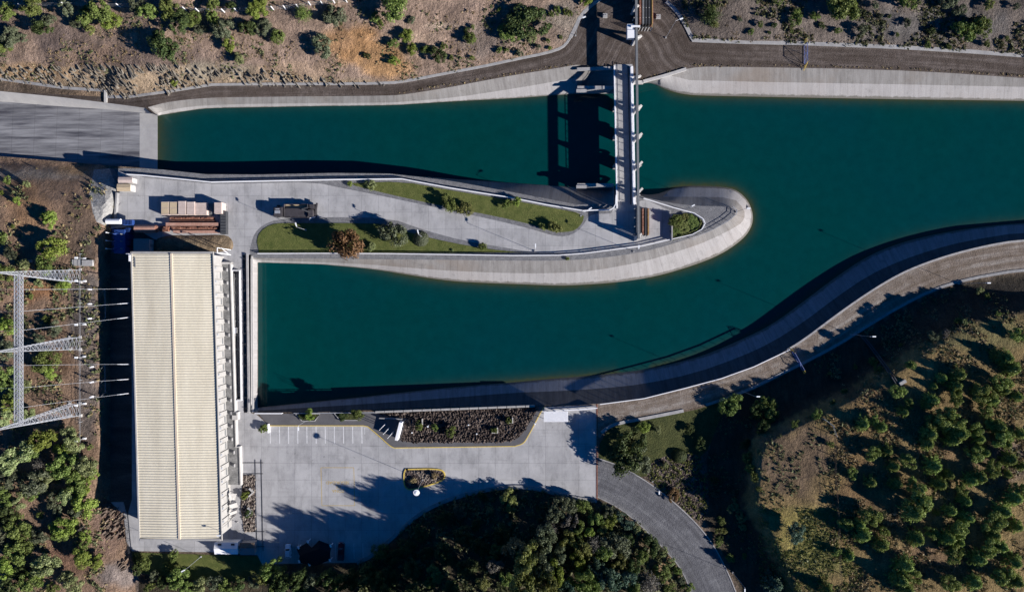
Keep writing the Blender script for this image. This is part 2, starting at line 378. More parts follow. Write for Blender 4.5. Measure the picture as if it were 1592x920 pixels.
SPw = [(401,408)] + ch([(500,411),(580,418),(640,428),(700,437),(760,440),(820,442),(865,444),(900,443),(960,439),(1020,430),(1080,412),(1120,396),(1150,376),(1165,360),(1172,340),(1166,316),(1150,298),(1130,290.5),(1075,288.5),(1050,291),(1025,301),(1005,303),(985,299)],2)
BTR = [(955,104),(985,104)] + NRt + SRt + SPt + [(985,312),(955,312)]
WR = [(955,146)] + NRw + SRw + SPw + [(955,299)]
# tint bands of the lining
P_NL = NWm + [(245,186),(897,152)]
P_NR = [(1072,125),(1200,128),(1400,131.5),(1592,135.5),(1850,143),(2600,158),(2600,190),(1592,162),(1072,153),(1030,142),(1012,131),(1040,117)]
P_SP = ch([(389,398),(389,404),(500,407.5),(580,411.5),(640,416.5),(700,421),(800,425),(870,424.5),(920,421.5),(1000,407),(1060,389),(1100,375),(1148,351),(1158,340),(1157,325),(1140,307),(1075,306),(1030,306)],1) + [(1060,280),(1130,280),(1180,300),(1185,345),(1100,420),(1000,450),(865,455),(404,415),(404,650),(389,650)]
P_SR = ch([(401,638),(580,627),(700,618),(800,610),(860,608),(930,604),(1000,597),(1080,580),(1150,555),(1200,532),(1250,500),(1300,462),(1350,428),(1400,405),(1450,388),(1500,375),(1592,360),(2600,316)],1) + [(2600,290),(1592,335),(1400,365),(1200,490),(1000,565),(860,575),(580,608),(401,620)]
P_SRU = [(401,655),(401,622),(1000,570),(1200,500),(1350,400),(1500,350),(2600,300),(2600,360),(1592,400),(1400,440),(1250,540),(1000,640)]
CH_N = [(-2600,-190),(-250,112),(0,142),(100,152),(165,160),(225,168),(245,180)]
CH_S = [(245,263),(165,257),(0,243),(-250,222),(-2600,10)]
CHUTE = CH_N + CH_S
CH_side = CH_N[:-1] + [(242,182),(225,176),(165,170),(100,166),(0,158),(-250,130),(-2600,-165)]
SILL = [(217,176),(250,178),(250,264),(217,261)]
LN = [(-12000,-900),(-2600,-215),(-250,95),(0,123),(100,137),(163,141),(166,151),(200,151),(260,143)] + ch([(330,132),(400,131),(500,131),(605,130),(640,125),(680,117),(750,104),(800,93),(850,83),(874,75),(884,64),(894,45),(903,24),(925,4),(955,-14),(1000,-18),(1030,-2),(1052,18),(1066,40),(1077,63)],1) + [(1160,66),(1250,68),(1400,74),(1500,80),(1592,87),(1850,100),(2600,120),(12000,200)]
HN = LN + [(12000,-12000),(-12000,-12000)]
SROAD = SRt[:-5] + [(928,630),(928,690),(940,668)] + ch([(960,657),(1010,648),(1080,634),(1150,612),(1230,573),(1300,537),(1350,505),(1400,475),(1450,450),(1500,434),(1592,418),(1850,398)],1) + [(2600,385)]
DR_u = ch([(929,712),(960,722),(990,738),(1020,758),(1050,782),(1080,810),(1105,840),(1125,875),(1145,920),(1170,1000),(1190,1100)],2)
DR_l = ch([(929,772),(960,787),(990,810),(1015,835),(1040,860),(1060,885),(1075,920),(1088,1000),(1095,1100)],2)
DRIVE = DR_u + DR_l[::-1]
PV_road_N = ch([(330,286),(400,285),(485,283),(540,294),(600,306),(660,319),(760,340),(830,357),(858,366),(880,368),(898,360),(908,348),(914,338),(922,333),(950,332)],1)
PV_road_S = ch([(1043,372),(1000,382),(950,388),(900,393),(850,393),(820,391),(780,384),(720,374),(660,358),(606,338.5),(490,337.5),(430,341),(408,350),(396,362),(391,376),(388,392)],1)
LOT_S = ch([(928,778),(900,775),(870,768),(840,760),(810,756),(780,757),(740,764),(700,775),(665,790),(640,808),(605,840),(578,864),(555,874)],1)
PAVE = [(183,266),(225,276)] + PV_road_N + [(957,318),(985,316),(1003,310),(1043,328)] + PV_road_S + [(389,398),(389,641),(400,645),(418,661),(565,661),(574,664),(606,693),(613,696),(800,693.5),(812,690),(818,684),(840,642),(846,632),(928,630)] + LOT_S + [(430,876),(408,878),(400,862),(345,858),(205,856),(197,842),(192,800),(172,780),(172,345),(184,300)]
YELLOW = [(418,661.5),(565,661.5)] + ch([(572,663),(590,678),(606,693),(613,696)],2) + ch([(800,693.5),(812,690),(818,684),(840,642)],2) + [(846,632)]
WALK = [(402,643),(584,641),(846,631)] + YELLOW[::-1]
ROCKS = [(585,641),(838,633)] + ch([(824,656),(808,680),(790,687),(740,687.5)],1) + [(640,687.5),(622,684),(632,650),(600,645)]
PEN = [(170,262),(600,262),(900,300),(960,300),(1160,296),(1160,345),(1000,410),(389,410),(380,400),(186,300)]
LAWN_N = ch([(548,285),(625,282),(700,296),(800,312),(895,330)],1) + ch([(908,336),(906,346),(895,358),(880,361),(860,361),(835,351),(770,336),(690,321),(600,301),(552,289)],1)
LAWN_S = ch([(402,388),(399,374),(404,360),(420,349),(440,346.5),(560,347),(598,348),(640,363),(700,377),(760,387.5),(815,393)],1) + [(402,393)]
TIPG = [(1045,334),(1075,332)] + ch([(1092,343),(1094,351),(1085,362)],1) + [(1045,374)]
GARD = [(932,690),(945,668),(962,660),(1010,650),(1080,637),(1150,616),(1120,650),(1100,700),(1060,735)] + DR_u[10:0:-1]
ROCKG = ch([(1000,728),(1030,708),(1085,700),(1100,740),(1103,790),(1092,812),(1080,806),(1050,780),(1020,757)],1)
HUTL = [(205,858),(400,864),(408,878),(405,900),(330,905),(215,890)]
ISL = ch([(631,729),(684,728),(692,735),(691,744),(680,750),(642,761),(633,760),(628,753),(628,735),(631,729)],2)
PLANT = [(378,738),(396,738),(397,826),(380,826),(374,790)]
TREN1 = [(377,396),(383,396),(384.5,641),(379,641)]; TREN2 = [(386.5,396),(391,396),(395,641),(388,641)]
PIT = [(361,422),(373,422),(375.5,620),(365.5,620)]
SHOT = [(146,264),(168,262),(184,262),(186,300),(174,345),(166,352),(150,345),(144,330),(139,300)]
ROCKN = ch([(-250,80),(0,100),(60,104),(150,104),(250,100),(330,103),(395,104),(450,112),(500,120),(560,124),(600,128)],1) + [(600,131),(400,131),(330,132),(260,143),(200,151),(166,151),(163,141),(0,123),(-250,95)]
ISLAND_PADS = [[(460,642.5),(498,642.5),(490,653.5),(470,653.5)], [(520,641.5),(556,641.5),(556,652.5),(529,652.5)]]

def inside(P, poly):
    x, y = P[:, 0], P[:, 1]; r = np.zeros(len(P), bool); q = poly[-1]
    for p in poly:
        c = (p[1] > y) != (q[1] > y)
        if q[1] != p[1]: r ^= c & (x < (q[0] - p[0]) * (y - p[1]) / (q[1] - p[1]) + p[0])
        q = p
    return r
def dist(P, line):
    d = np.full(len(P), 1e18)
    for a, b in zip(line, line[1:]):
        ax, ay = a; vx, vy = b[0] - ax, b[1] - ay; L = vx * vx + vy * vy + 1e-9
        t = np.clip(((P[:, 0] - ax) * vx + (P[:, 1] - ay) * vy) / L, 0, 1)
        d = np.minimum(d, (P[:, 0] - ax - t * vx) ** 2 + (P[:, 1] - ay - t * vy) ** 2)
    return np.sqrt(d)
_lat = np.random.default_rng(3).random((256, 256))
def vnoise(x, y):
    xi = np.floor(x).astype(int); yi = np.floor(y).astype(int); u = x - xi; w = y - yi
    u = u * u * (3 - 2 * u); w = w * w * (3 - 2 * w); g = lambda i, j: _lat[(xi + i) & 255, (yi + j) & 255]
    return (g(0, 0) * (1 - u) + g(1, 0) * u) * (1 - w) + (g(0, 1) * (1 - u) + g(1, 1) * u) * w
def fbm(P, s, o=4):
    r = 0; a = .5
    for i in range(o): r = r + a * (vnoise(P[:, 0] / s + 17 * i, P[:, 1] / s + 31 * i) - .5); s *= .5; a *= .55
    return r
LW = [(184,262),(186,300),(174,345),(171,400),(171,780),(196,842),(203,858),(210,888),(215,1000),(215,12000)]
HWp = LW + [(-12000,12000),(-12000,-500)] + CH_S[::-1][:-1]
LS = [(215,12000),(215,892),(330,907),(405,902),(410,880),(430,877),(555,875)] + [(p[0] + 1, p[1] + 1) for p in LOT_S[::-1]] + [(p[0] - 1, p[1] + 1) for p in DR_l] + [(1100,1200),(1100,12000)]
HSp = LS
LE = [(1230,12000),(1200,1100),(1180,1000)] + ch([(1156,925),(1136,880),(1116,842),(1098,812),(1095,780),(1100,740),(1102,700),(1115,650)],1) + ch([(1150,618),(1230,579),(1300,543),(1350,511),(1400,481),(1450,456),(1500,440),(1592,424),(1850,404)],1) + [(2600,391),(12000,300)]
HEp = LE + [(12000,12000)]
def prof(d, pts): return np.interp(d, [p[0] for p in pts], [p[1] for p in pts])
def chute_floor(x): return np.interp(x, [-12000,-250,0,217,245], [-14,-10.5,-7.5,-4.95,-4.65])
def land_z(P):
    P = np.asarray(P, float); x, y = P[:, 0], P[:, 1]; z = np.zeros(len(P))
    far = np.clip((np.hypot(x - CX, y - CY) - 3000) / 6000, 0, 1)
    Bn = np.where(y < 235, np.interp(x, [-12000,-250,0,165,232], [-9,-5.5,-3.6,-1.6,0]), 0)
    z += Bn
    n = fbm(P, 60, 5); n2 = fbm(P + 500, 14, 3)
    i = inside(P, HN); d = dist(P[i], LN)
    left = np.clip((700 - x[i]) / 300, 0, 1)
    p = left * prof(d, [(0,0),(8,.5),(34,4.6),(70,6.2),(150,9.5),(400,16),(2000,40)]) + (1 - left) * prof(d, [(0,.0),(6,.5),(150,4.5),(400,10),(2000,40)])
    w = np.clip(d / 30, 0, 1); ridge = np.abs(vnoise((x[i] + y[i] * .9) / 9.0, y[i] / 40)) - .5
    rock = np.exp(-((d - 20) / 14) ** 2) * left * np.clip((460 - x[i]) / 60, 0, 1)
    z[i] += p + w * (n[i] * 2.2 + n2[i] * .8) + rock * ridge * 1.5
    i = inside(P, HWp) | ((dist(P, CH_S) < 1.5) & (x < 182)); d = dist(P[i], LW); bot = np.clip((y[i] - 700) / 90, 0, 1)
    p = (1 - bot) * prof(d, [(0,0),(7,2.0),(17,3.9),(120,4.6),(600,8),(2000,20)]) + bot * prof(d, [(0,0),(34,3.2),(60,4.2),(200,5),(600,9),(2000,20)])
    w = np.clip(d / 25, 0, 1); p = p + w * (n[i] * 1.1 + n2[i] * .5)
    dc = dist(P[i], CH_S); ze = chute_floor(x[i]) + 1.5; k = np.clip((dc - 5) / 60, 0, 1) ** .8
    k = np.where(y[i] < 340, k, 1); z[i] = ze * (1 - k) + p * k
    i = inside(P, HSp); d = dist(P[i], LS); w = np.clip(d / 30, 0, 1)
    z[i] = prof(d, [(0,0),(6,.5),(15,.8),(60,3.2),(120,5.4),(250,8),(800,14),(4000,30)]) + w * (n[i] * 1.2 + n2[i] * .5)
    i = inside(P, HEp); d = dist(P[i], LE); w = np.clip(d / 20, 0, 1)
    w = np.clip((d - 55) / 45, .12, 1); kx = np.clip((x[i] - 1360) / 140, 0, 1); z[i] = (1 - kx) * prof(d, [(0,0),(10,.2),(48,1.6),(79,7.1),(83,7.4),(400,12.5),(1500,18),(4000,40)]) + kx * prof(d, [(0,0),(6,.2),(30,2.6),(60,7.2),(80,7.9),(400,11.5),(1500,18),(4000,40)]) + w * (n[i] * .9 + n2[i] * .35)
    return z
def zat(px, py): return float(land_z([(px, py)])[0])

def bank_z(P, top, wat, zw):
    dt = dist(P, top); dw = dist(P, wat); s = dt + dw
    return np.where(s < .05, 0, zw * dt / np.maximum(s, .05))

ZONES = []    # (name, polygon, material, z function, offset, stuff)
def zone(name, poly, mat, zf=None, off=0.0): ZONES.append((name, poly, mat, zf, off))
zone('terrain', None, 'terrain')
zone('service_road', LN[6:-2] + [(2600,160),(1900,160),(985,140),(897,140),(240,185),(165,160),(0,142)], 'gravel_road')
zone('rock_outcrop_apron', SHOT, 'shotcrete')
zone('gravel_verge', PEN, 'gravel_grey')
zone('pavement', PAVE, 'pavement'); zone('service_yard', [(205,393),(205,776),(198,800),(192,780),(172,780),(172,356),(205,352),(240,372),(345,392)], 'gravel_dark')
zone('river_road', SROAD, 'gravel_tan')
zone('drive', DRIVE, 'gravel_drive')
zone('garden_ground', GARD, 'rough_lawn')
zone('garden_bed', ROCKG, 'rockbed')
zone('lawn', LAWN_N, 'lawn', None, .12)
zone('lawn', LAWN_S, 'lawn', None, .12)
zone('lawn', HUTL, 'lawn', None, .05)
zone('garden_ground', TIPG, 'rough_lawn', None, .35)
zone('sidewalk', WALK, 'sidewalk', None, .13)
zone('rock_bed', ROCKS, 'rockbed', None, .2)
zone('rock_bed', ISL, 'rockbed', None, .16)
zone('rock_bed', PLANT, 'rockbed', None, .12)
for q in ISLAND_PADS: zone('garden_ground', q, 'rough_lawn', None, .5)
zone('intake_trench', TREN1, 'concrete', lambda P: np.full(len(P), -2.2))
zone('intake_trench', TREN2, 'concrete', lambda P: np.full(len(P), -2.2))
zone('pipe_pit', PIT, 'concrete', lambda P: np.full(len(P), -1.6))
zone('chute', CHUTE, 'chute', lambda P: chute_floor(P[:, 0]))
def side_z(P):
    dt = dist(P, CH_N); db = dist(P, CH_side[6:]); f = chute_floor(P[:, 0]); t = land_z(P * 0 + np.c_[P[:, 0], np.full(len(P), 200.)])
    k = dt / np.maximum(dt + db, .05); return t * (1 - k) + f * k
zone('chute_side', CH_side, 'sill', side_z)
zone('chute_sill', SILL, 'sill', lambda P: chute_floor(P[:, 0]) + .02)
bl = lambda P: bank_z(P, BTL, WL + WL[:1], ZL); brf = lambda P: bank_z(P, BTR + BTR[:1], WR + WR[:1], ZR)
zone('bank', BTL, 'bank_upper', bl); zone('bank', BTR, 'bank_upper', brf)
isect_L = BTL; 
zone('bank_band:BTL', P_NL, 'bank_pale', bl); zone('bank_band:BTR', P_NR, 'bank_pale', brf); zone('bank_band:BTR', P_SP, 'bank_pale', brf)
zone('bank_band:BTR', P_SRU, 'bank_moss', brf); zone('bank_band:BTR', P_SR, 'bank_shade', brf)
zone('spillway_water', WL, 'water', lambda P: np.full(len(P), ZL)); zone('basin_water', WR, 'water', lambda P: np.full(len(P), ZR))

def soil_colour(P):
    x, y = P[:, 0], P[:, 1]; n = len(P); c = np.empty((n, 3)); c[:] = (.135, .105, .082)
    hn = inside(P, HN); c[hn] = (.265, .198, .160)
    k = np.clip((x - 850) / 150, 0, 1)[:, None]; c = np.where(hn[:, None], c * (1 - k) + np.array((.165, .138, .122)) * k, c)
    def blob(cx, cy, r, col, ry=None, s=1.0):
        ry = ry or r; d = np.hypot((x - cx) / r, (y - cy) / ry) + fbm(P, 22, 3) * 1.1
        k = (np.clip((1.15 - d) / .5, 0, 1) * s)[:, None]; c[:] = c * (1 - k) + np.array(col) * k
    rk = inside(P, ROCKN); c[rk] = (.31, .24, .175)
    for b in [(560,70,46,(.36,.22,.125),30),(600,95,44,(.34,.215,.125),30),(520,65,30,(.33,.21,.13),16),(640,60,60,(.33,.25,.20),9,.9),(690,42,28,(.40,.32,.26),6,.9),
              (40,112,70,(.36,.25,.16),14,.8),(150,85,50,(.27,.19,.145),16,.7),(90,60,40,(.18,.14,.125),25,.8),(250,90,70,(.19,.145,.125),22,.8),(320,110,70,(.25,.22,.175),14,.8),
              (460,110,60,(.27,.20,.15),14,.8),(225,18,40,(.17,.13,.11),18,.8),(760,60,50,(.20,.165,.145),30,.8),(880,30,40,(.20,.175,.15),30,.8),
              (1130,30,50,(.12,.10,.09),40,.7),(1450,40,130,(.125,.12,.118),30,.7),(150,148,60,(.33,.24,.17),5,.8)]: blob(*b)
    hw = inside(P, HWp); c[hw] = (.235, .165, .122)
    for b in [(45,330,38,(.24,.155,.10),40),(30,310,30,(.23,.15,.10),30),(55,450,34,(.27,.155,.095),18),(85,560,50,(.18,.12,.085),30),(120,360,30,(.12,.088,.068),60),(130,480,26,(.13,.115,.108),90,.9),
              (135,620,20,(.135,.115,.105),70,.9),(60,270,120,(.26,.23,.20),9,.8),(115,265,30,(.36,.24,.14),7,.8),(40,690,70,(.17,.12,.088),20,.8),(165,820,30,(.165,.115,.095),50,.8),(100,870,50,(.17,.10,.075),30,.7),(180,895,40,(.23,.20,.19),18,.8)]: blob(*b)
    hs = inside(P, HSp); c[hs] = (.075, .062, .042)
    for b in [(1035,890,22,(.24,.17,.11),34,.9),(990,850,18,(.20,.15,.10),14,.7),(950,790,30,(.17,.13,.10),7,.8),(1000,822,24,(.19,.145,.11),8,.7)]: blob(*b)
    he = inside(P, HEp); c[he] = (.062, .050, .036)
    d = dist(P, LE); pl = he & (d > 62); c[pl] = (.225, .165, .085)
    for b in [(1235,720,62,(.165,.120,.082),70),(1240,830,50,(.25,.21,.085),50),(1290,860,60,(.16,.155,.06),40,.8),(1380,640,60,(.26,.18,.10),50,.8),(1330,800,40,(.19,.12,.07),80,.7),(1450,870,80,(.20,.135,.085),24,.9),
              (1500,690,60,(.20,.135,.08),30,.8),(1570,720,40,(.155,.115,.10),40,.8),(1540,520,90,(.17,.155,.075),30,.8),(1350,612,60,(.19,.125,.075),10,.9),(1400,800,50,(.13,.10,.06),30,.6),(1330,690,30,(.22,.145,.08),40,.6)]:
        k0 = c.copy(); blob(*b); c[~pl] = k0[~pl]
    f = fbm(P, 90, 4)[:, None]; return np.clip(c * (1 + f * .5), .01, .8)

def build_land():
    pts = []; 
    g = lambda x0, x1, y0, y1, s: [(x + random.uniform(-.3, .3) * s, y + random.uniform(-.3, .3) * s) for x in np.arange(x0, x1, s) for y in np.arange(y0, y1, s)]
    pts += g(-30, 1625, -30, 950, 6.5)
    pts += [p for p in g(-700, 2300, -600, 1500, 28) if not (-30 < p[0] < 1625 and -30 < p[1] < 950)]
    pts += [p for p in g(-4000, 5600, -4000, 4800, 260) if not (-700 < p[0] < 2300 and -600 < p[1] < 1500)]
    pts += [p for p in g(-12000, 13000, -12000, 13000, 1500) if not (-4000 < p[0] < 5600 and -4000 < p[1] < 4800)]
    edges = []; 
    def line(poly, close=True):
        q = poly + poly[:1] if close else poly; prev = None
        for a, b in zip(q, q[1:]):
            n = max(1, int(math.hypot(b[0] - a[0], b[1] - a[1]) / 9)) if max(abs(a[0]), abs(b[0]), abs(a[1]), abs(b[1])) < 2400 else 1
            for i in range(n):
                j = len(pts); pts.append((a[0] + (b[0] - a[0]) * i / n, a[1] + (b[1] - a[1]) * i / n))
                if prev is not None: edges.append((prev, j))
                prev = j
        j = len(pts); pts.append(q[-1]); edges.append((prev, j))
    for z in ZONES:
        if z[1]: line(z[1])
    for l in (LN, LW, LS, LE): line(l, False)
    V, E, F, *_ = delaunay_2d_cdt([Vector(p) for p in pts], edges, [], 0, 1e-3)
    V = np.array([(v.x, v.y) for v in V]); F = np.array([tuple(f) for f in F])
    C = V[F].mean(1); zid = np.zeros(len(F), int)
    inL, inR = inside(C, BTL), inside(C, BTR)
    for i, z in enumerate(ZONES):
        if z[1] is None: continue
        k = inside(C, z[1])
        if z[0].endswith(':BTL'): k &= inL & ~inR
        if z[0].endswith(':BTR'): k &= inR
        zid[k] = i
    # orient faces upwards (photo y runs down, so world orientation flips)
    a, b, c = V[F[:, 0]], V[F[:, 1]], V[F[:, 2]]
    ar = (b[:, 0] - a[:, 0]) * (c[:, 1] - a[:, 1]) - (b[:, 1] - a[:, 1]) * (c[:, 0] - a[:, 0]); fl = ar > 0; F[fl] = F[fl][:, ::-1]
    LZ = land_z(V); ZV = {}
    for i, z in enumerate(ZONES):
        fi = np.where(zid == i)[0]
        if not len(fi): continue
        vi, inv = np.unique(F[fi], return_inverse=True); P = V[vi]
        zz = (LZ[vi] if z[3] is None else z[3](P)) + z[4]
        for q, h in zip(vi, zz): ZV[(i, q)] = h
        k = (H - zz) / H / S; co = np.c_[(P[:, 0] - CX) * k, -(P[:, 1] - CY) * k, zz]
        me = bpy.data.meshes.new(z[0]); me.from_pydata(co.tolist(), [], inv.reshape(-1, 3).tolist()); me.materials.append(M[z[2]])
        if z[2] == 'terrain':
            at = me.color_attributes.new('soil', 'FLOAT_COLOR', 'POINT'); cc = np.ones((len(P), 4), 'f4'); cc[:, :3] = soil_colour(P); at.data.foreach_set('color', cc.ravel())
        if z[2] == 'water':
            wl, tp = (WL, BTL) if z[0][0] == 's' else (WR, BTR)
            dw = dist(P, wl + wl[:1]); dt = dist(P, tp + tp[:1]); s = .9 * np.clip((dt - dw - 9) / 14, 0, 1) * np.exp(-dw / 5.0)
            if z[0][0] == 's': s = s * (P[:, 1] < 250) * .6 + np.exp(-(P[:, 0] - 245) / 14.) * .8
            s *= np.where((np.abs(P[:, 0] - 985) < 25) | ((P[:, 0] < 405) & (z[0][0] == 'b')), .25, 1)
            at = me.attributes.new('shoal', 'FLOAT', 'POINT'); at.data.foreach_set('value', np.clip(s, 0, 1).astype('f4'))
        if z[2].startswith('bank'):
            at = me.attributes.new('run', 'FLOAT_VECTOR', 'POINT'); r = np.zeros((len(P), 3), 'f4')
            tp = BTL if z[3] is bl else BTR + BTR[:1]
            # metres along the crest (nearest crest point) and metres down the bank
            best = np.full(len(P), 1e18); al = np.zeros(len(P)); acc = 0
            for p, q in zip(tp, tp[1:]):
                vx, vy = q[0] - p[0], q[1] - p[1]; L = math.hypot(vx, vy) + 1e-9; t = np.clip(((P[:, 0] - p[0]) * vx + (P[:, 1] - p[1]) * vy) / L / L, 0, 1)
                dd = np.hypot(P[:, 0] - p[0] - t * vx, P[:, 1] - p[1] - t * vy); kk = dd < best; best[kk] = dd[kk]; al[kk] = acc + t[kk] * L; acc += L
            r[:, 0] = al / S; r[:, 1] = best / S + 3; at.data.foreach_set('vector', r.ravel())
        TRK = {'gravel_road': LN[1:-3], 'gravel_drive': DR_u, 'gravel_tan': [(928, 640)] + SROAD[len(SRt) - 3:][::-1][1:]}
        if z[2] in TRK:
            tp = TRK[z[2]]; at = me.attributes.new('run', 'FLOAT_VECTOR', 'POINT'); r = np.zeros((len(P), 3), 'f4'); best = np.full(len(P), 1e18); al = np.zeros(len(P)); acc = 0
            for p, q in zip(tp, tp[1:]):
                vx, vy = q[0] - p[0], q[1] - p[1]; L = math.hypot(vx, vy) + 1e-9; t = np.clip(((P[:, 0] - p[0]) * vx + (P[:, 1] - p[1]) * vy) / L / L, 0, 1)
                dd = np.hypot(P[:, 0] - p[0] - t * vx, P[:, 1] - p[1] - t * vy); kk = dd < best; best[kk] = dd[kk]; al[kk] = acc + t[kk] * L; acc += L
            r[:, 0] = al / S; r[:, 1] = best / S; at.data.foreach_set('vector', r.ravel())
        me.polygons.foreach_set('use_smooth', [z[2] in ('terrain', 'bank_upper', 'bank_pale', 'bank_shade')] * len(me.polygons))
        me.update(); o = bpy.data.objects.new(z[0].split(':')[0], me); COL.objects.link(o); o['kind'] = 'structure'
    # upright faces wherever two neighbouring zones meet at different heights
    ed = {}; w = MB()
    for t, f in enumerate(F):
        for a, b in ((f[0], f[1]), (f[1], f[2]), (f[2], f[0])):
            k = (min(a, b), max(a, b))
            if k in ed:
                s = ed.pop(k)
                if zid[s] == zid[t]: continue
                za = (ZV[(zid[s], a)], ZV[(zid[t], a)]); zb = (ZV[(zid[s], b)], ZV[(zid[t], b)])
                if abs(za[0] - za[1]) < .01 and abs(zb[0] - zb[1]) < .01: continue
                pa, pb = V[a], V[b]
                q = [U(pa[0], pa[1], max(za)), U(pb[0], pb[1], max(zb)), U(pb[0], pb[1], min(zb)), U(pa[0], pa[1], min(za))]
                w.add(q, [(0, 1, 2, 3)])
            else: ed[k] = t
    struct('retaining_wall', w, M['wall_conc'])
build_land()
# ------------------------------------------------------------------ powerhouse
PA, PB, PC, PD = V3(205, 393, 9), V3(332, 393, 9), V3(345.5, 838, 9), V3(217.5, 838, 9)
def pw(u, v, z):                                    # u across (0 west .. 1 east), v along (0 north .. 1 south)
    p = PA.lerp(PB, u).lerp(PD.lerp(PC, u), v); return Vector((p.x, p.y, z))
BW = (PB - PA).length; BL = (PD - PA).length
ph = thing('powerhouse', 'long powerhouse hall with a ribbed cream gable roof beside the forebay', 'building', pw(.5, .5, 0))
O = ph.location.copy()
def rel(p): return tuple(Vector(p) - O)
def prect(mb, u0, v0, u1, v1, z0, z1):
    vs = [rel(pw(u, v, z)) for z in (z0, z1) for u, v in ((u0, v0), (u1, v0), (u1, v1), (u0, v1))]
    mb.add(vs, [(0, 1, 2, 3), (7, 6, 5, 4), (0, 4, 5, 1), (1, 5, 6, 2), (2, 6, 7, 3), (3, 7, 4, 0)]); return mb
wl = MB()
for a in ((.012, .006, .03, .994), (.94, .006, .955, .994), (.03, .006, .94, .012), (.03, .988, .94, .994)): prect(wl, *a, 0, 8.8)
mk('wall', wl, M['wall_white'], ph)
for side, (u0, z0, u1, z1) in enumerate(((.004, 9.0, .479, 9.42), (.504, 9.42, .985, 9.0))):
    rf = MB(); n = 108; vv = []; hh = []
    for i in range(n):
        for t, h in ((0, 0), (.5, 0), (.58, .085), (.92, .085)): vv.append((i + t) / n); hh.append(h)
    vv.append(1.0); hh.append(0)
    v0 = .004; vv = [v0 + x * (1 - 2 * v0) for x in vv]
    vs = []
    for v, h in zip(vv, hh): vs += [rel(pw(u0, v, z0 + h)), rel(pw(u1, v, z1 + h))]
    k = len(vv); fs = [(2 * i + 1, 2 * i, 2 * i + 2, 2 * i + 3) for i in range(k - 1)]
    rf.add(vs, fs); rf.add([(x, y, z - .3) for x, y, z in vs], [f[::-1] for f in fs]); mk('roof', rf, M['roof'], ph)
rd = MB(); prect(rd, .479, .003, .504, .997, 9.36, 9.62); mk('ridge_cap', rd, M['roof_rib'], ph)
fa = MB(); prect(fa, -.012, -.004, .004, 1.004, 8.7, 9.24); prect(fa, .985, -.004, 1.0, 1.004, 8.7, 9.2); prect(fa, .004, -.004, .985, .003, 8.7, 9.3); prect(fa, .004, .997, .985, 1.004, 8.7, 9.3)
mk('eaves_trim', fa, M['wall_white'], ph)
gt = MB(); prect(gt, .985, 0, .992, 1, 9.2, 9.26); mk('gutter', gt, M['steel_dark'], ph)
an = MB(); ue = 1.062
prect(an, .955, .035, ue, .835, 0, 1.4); prect(an, ue, .70, 1.105, .835, 0, 1.4); mk('annex', an, M['concrete_dark'], ph)
pr = MB(); prect(pr, ue, .03, ue + .013, .70, 0, 1.65); prect(pr, 1.105, .70, 1.118, .838, 0, 1.65); prect(pr, .955, .028, ue + .013, .035, 0, 1.7); prect(pr, ue, .697, 1.118, .70, 0, 1.66)
mk('parapet', pr, M['concrete_pale'], ph)
for i in range(20):                                  # buttressed window bays along the east wall
    v = .045 + i * .0472
    b = MB(); prect(b, .955, v, .968, v + .016, 1.4, 8.4); mk('buttress', b, M['wall_white'], ph)
    wn = MB(); prect(wn, .955, v + .019, .962, v + .044, 2.2, 7.6); wo = mk('window', wn, M['wall_white'], ph)
    pn = MB(); prect(pn, .962, v + .021, .964, v + .042, 2.4, 3.2); mk('pane', pn, M['steel_grey'], wo)
    vt = MB(); prect(vt, .968, v + .004, .978, v + .010, 6.2, 6.9); mk('wall_lamp', vt, M['galv'], ph)
    if v < .80:
        c = MB(); uu = 1.0 if v < .7 else 1.02
        prect(c, uu, v + .008, uu + .026, v + .015, 1.4, 1.8); prect(c, uu + .02, v + .006, uu + .03, v + .017, 1.4, 2.0); mk('roof_vent', c, M['concrete'], ph)
for v0, v1 in ((.30, .42), (.62, .72)):
    d_ = MB(); prect(d_, .006, v0, .012, v1, 0, 6); mk('door', d_, M['steel_grey'], ph)
c = MB(); prect(c, -.03, .008, -.012, .03, 6.5, 9.5); c.beam(rel(pw(-.07, .004, 9)), rel(pw(-.012, .004, 9)), .25); c.beam(rel(pw(-.05, .03, 7.5)), rel(pw(-.012, .02, 9.4)), .2); mk('wall_bracket', c, M['white'], ph)
c = MB()
for v in (-.002, -.02): c.beam(rel(pw(1.0, v, 6.5)), rel(pw(1.085, v + .004, 2.0)), .16)
c.beam(rel(pw(1.04, -.02, 6)), rel(pw(1.08, .0, 3.2)), .12); c.beam(rel(pw(1.0, -.02, 6.5)), rel(pw(1.0, 0, 6.5)), .2); mk('access_bridge', c, M['white'], ph)
c = MB(); prect(c, .03, .015, .045, .05, 9.05, 9.2); mk('roof_hatch', c, M['steel_grey'], ph)
# canopy of folded plates by the south-east corner
cp = thing('folded_canopy', 'white canopy of folded plates against the powerhouse, near its lower right corner', 'canopy', V3(360, 788, 0))
fold = [(355, 767), (359, 779), (355.5, 785), (362, 792), (356, 797), (361, 801), (356, 809)]; out = [(368, 767), (365, 777), (367.5, 781), (370, 788), (367.5, 793), (368, 797), (364, 803)]
vs = []; 
for i, (a, b) in enumerate(zip(fold, out)):
    h = 3.6 if i % 2 == 0 else 2.6
    vs += [Vector(U(*a, h)) - cp.location, Vector(U(*b, h - .4)) - cp.location]
c = MB(); fs = [(2 * i, 2 * i + 1, 2 * i + 3, 2 * i + 2) for i in range(len(fold) - 1)]
c.add(vs, fs); c.add([v - Vector((0, 0, .15)) for v in vs], [f[::-1] for f in fs]); mk('folded_roof', c, M['concrete_pale'], cp)
for p in out[::2]:
    c = MB(); q = Vector(U(*p, 0)) - cp.location; c.tube(q, q + Vector((0, 0, 3.0)), .09); mk('post', c, M['concrete_pale'], cp)

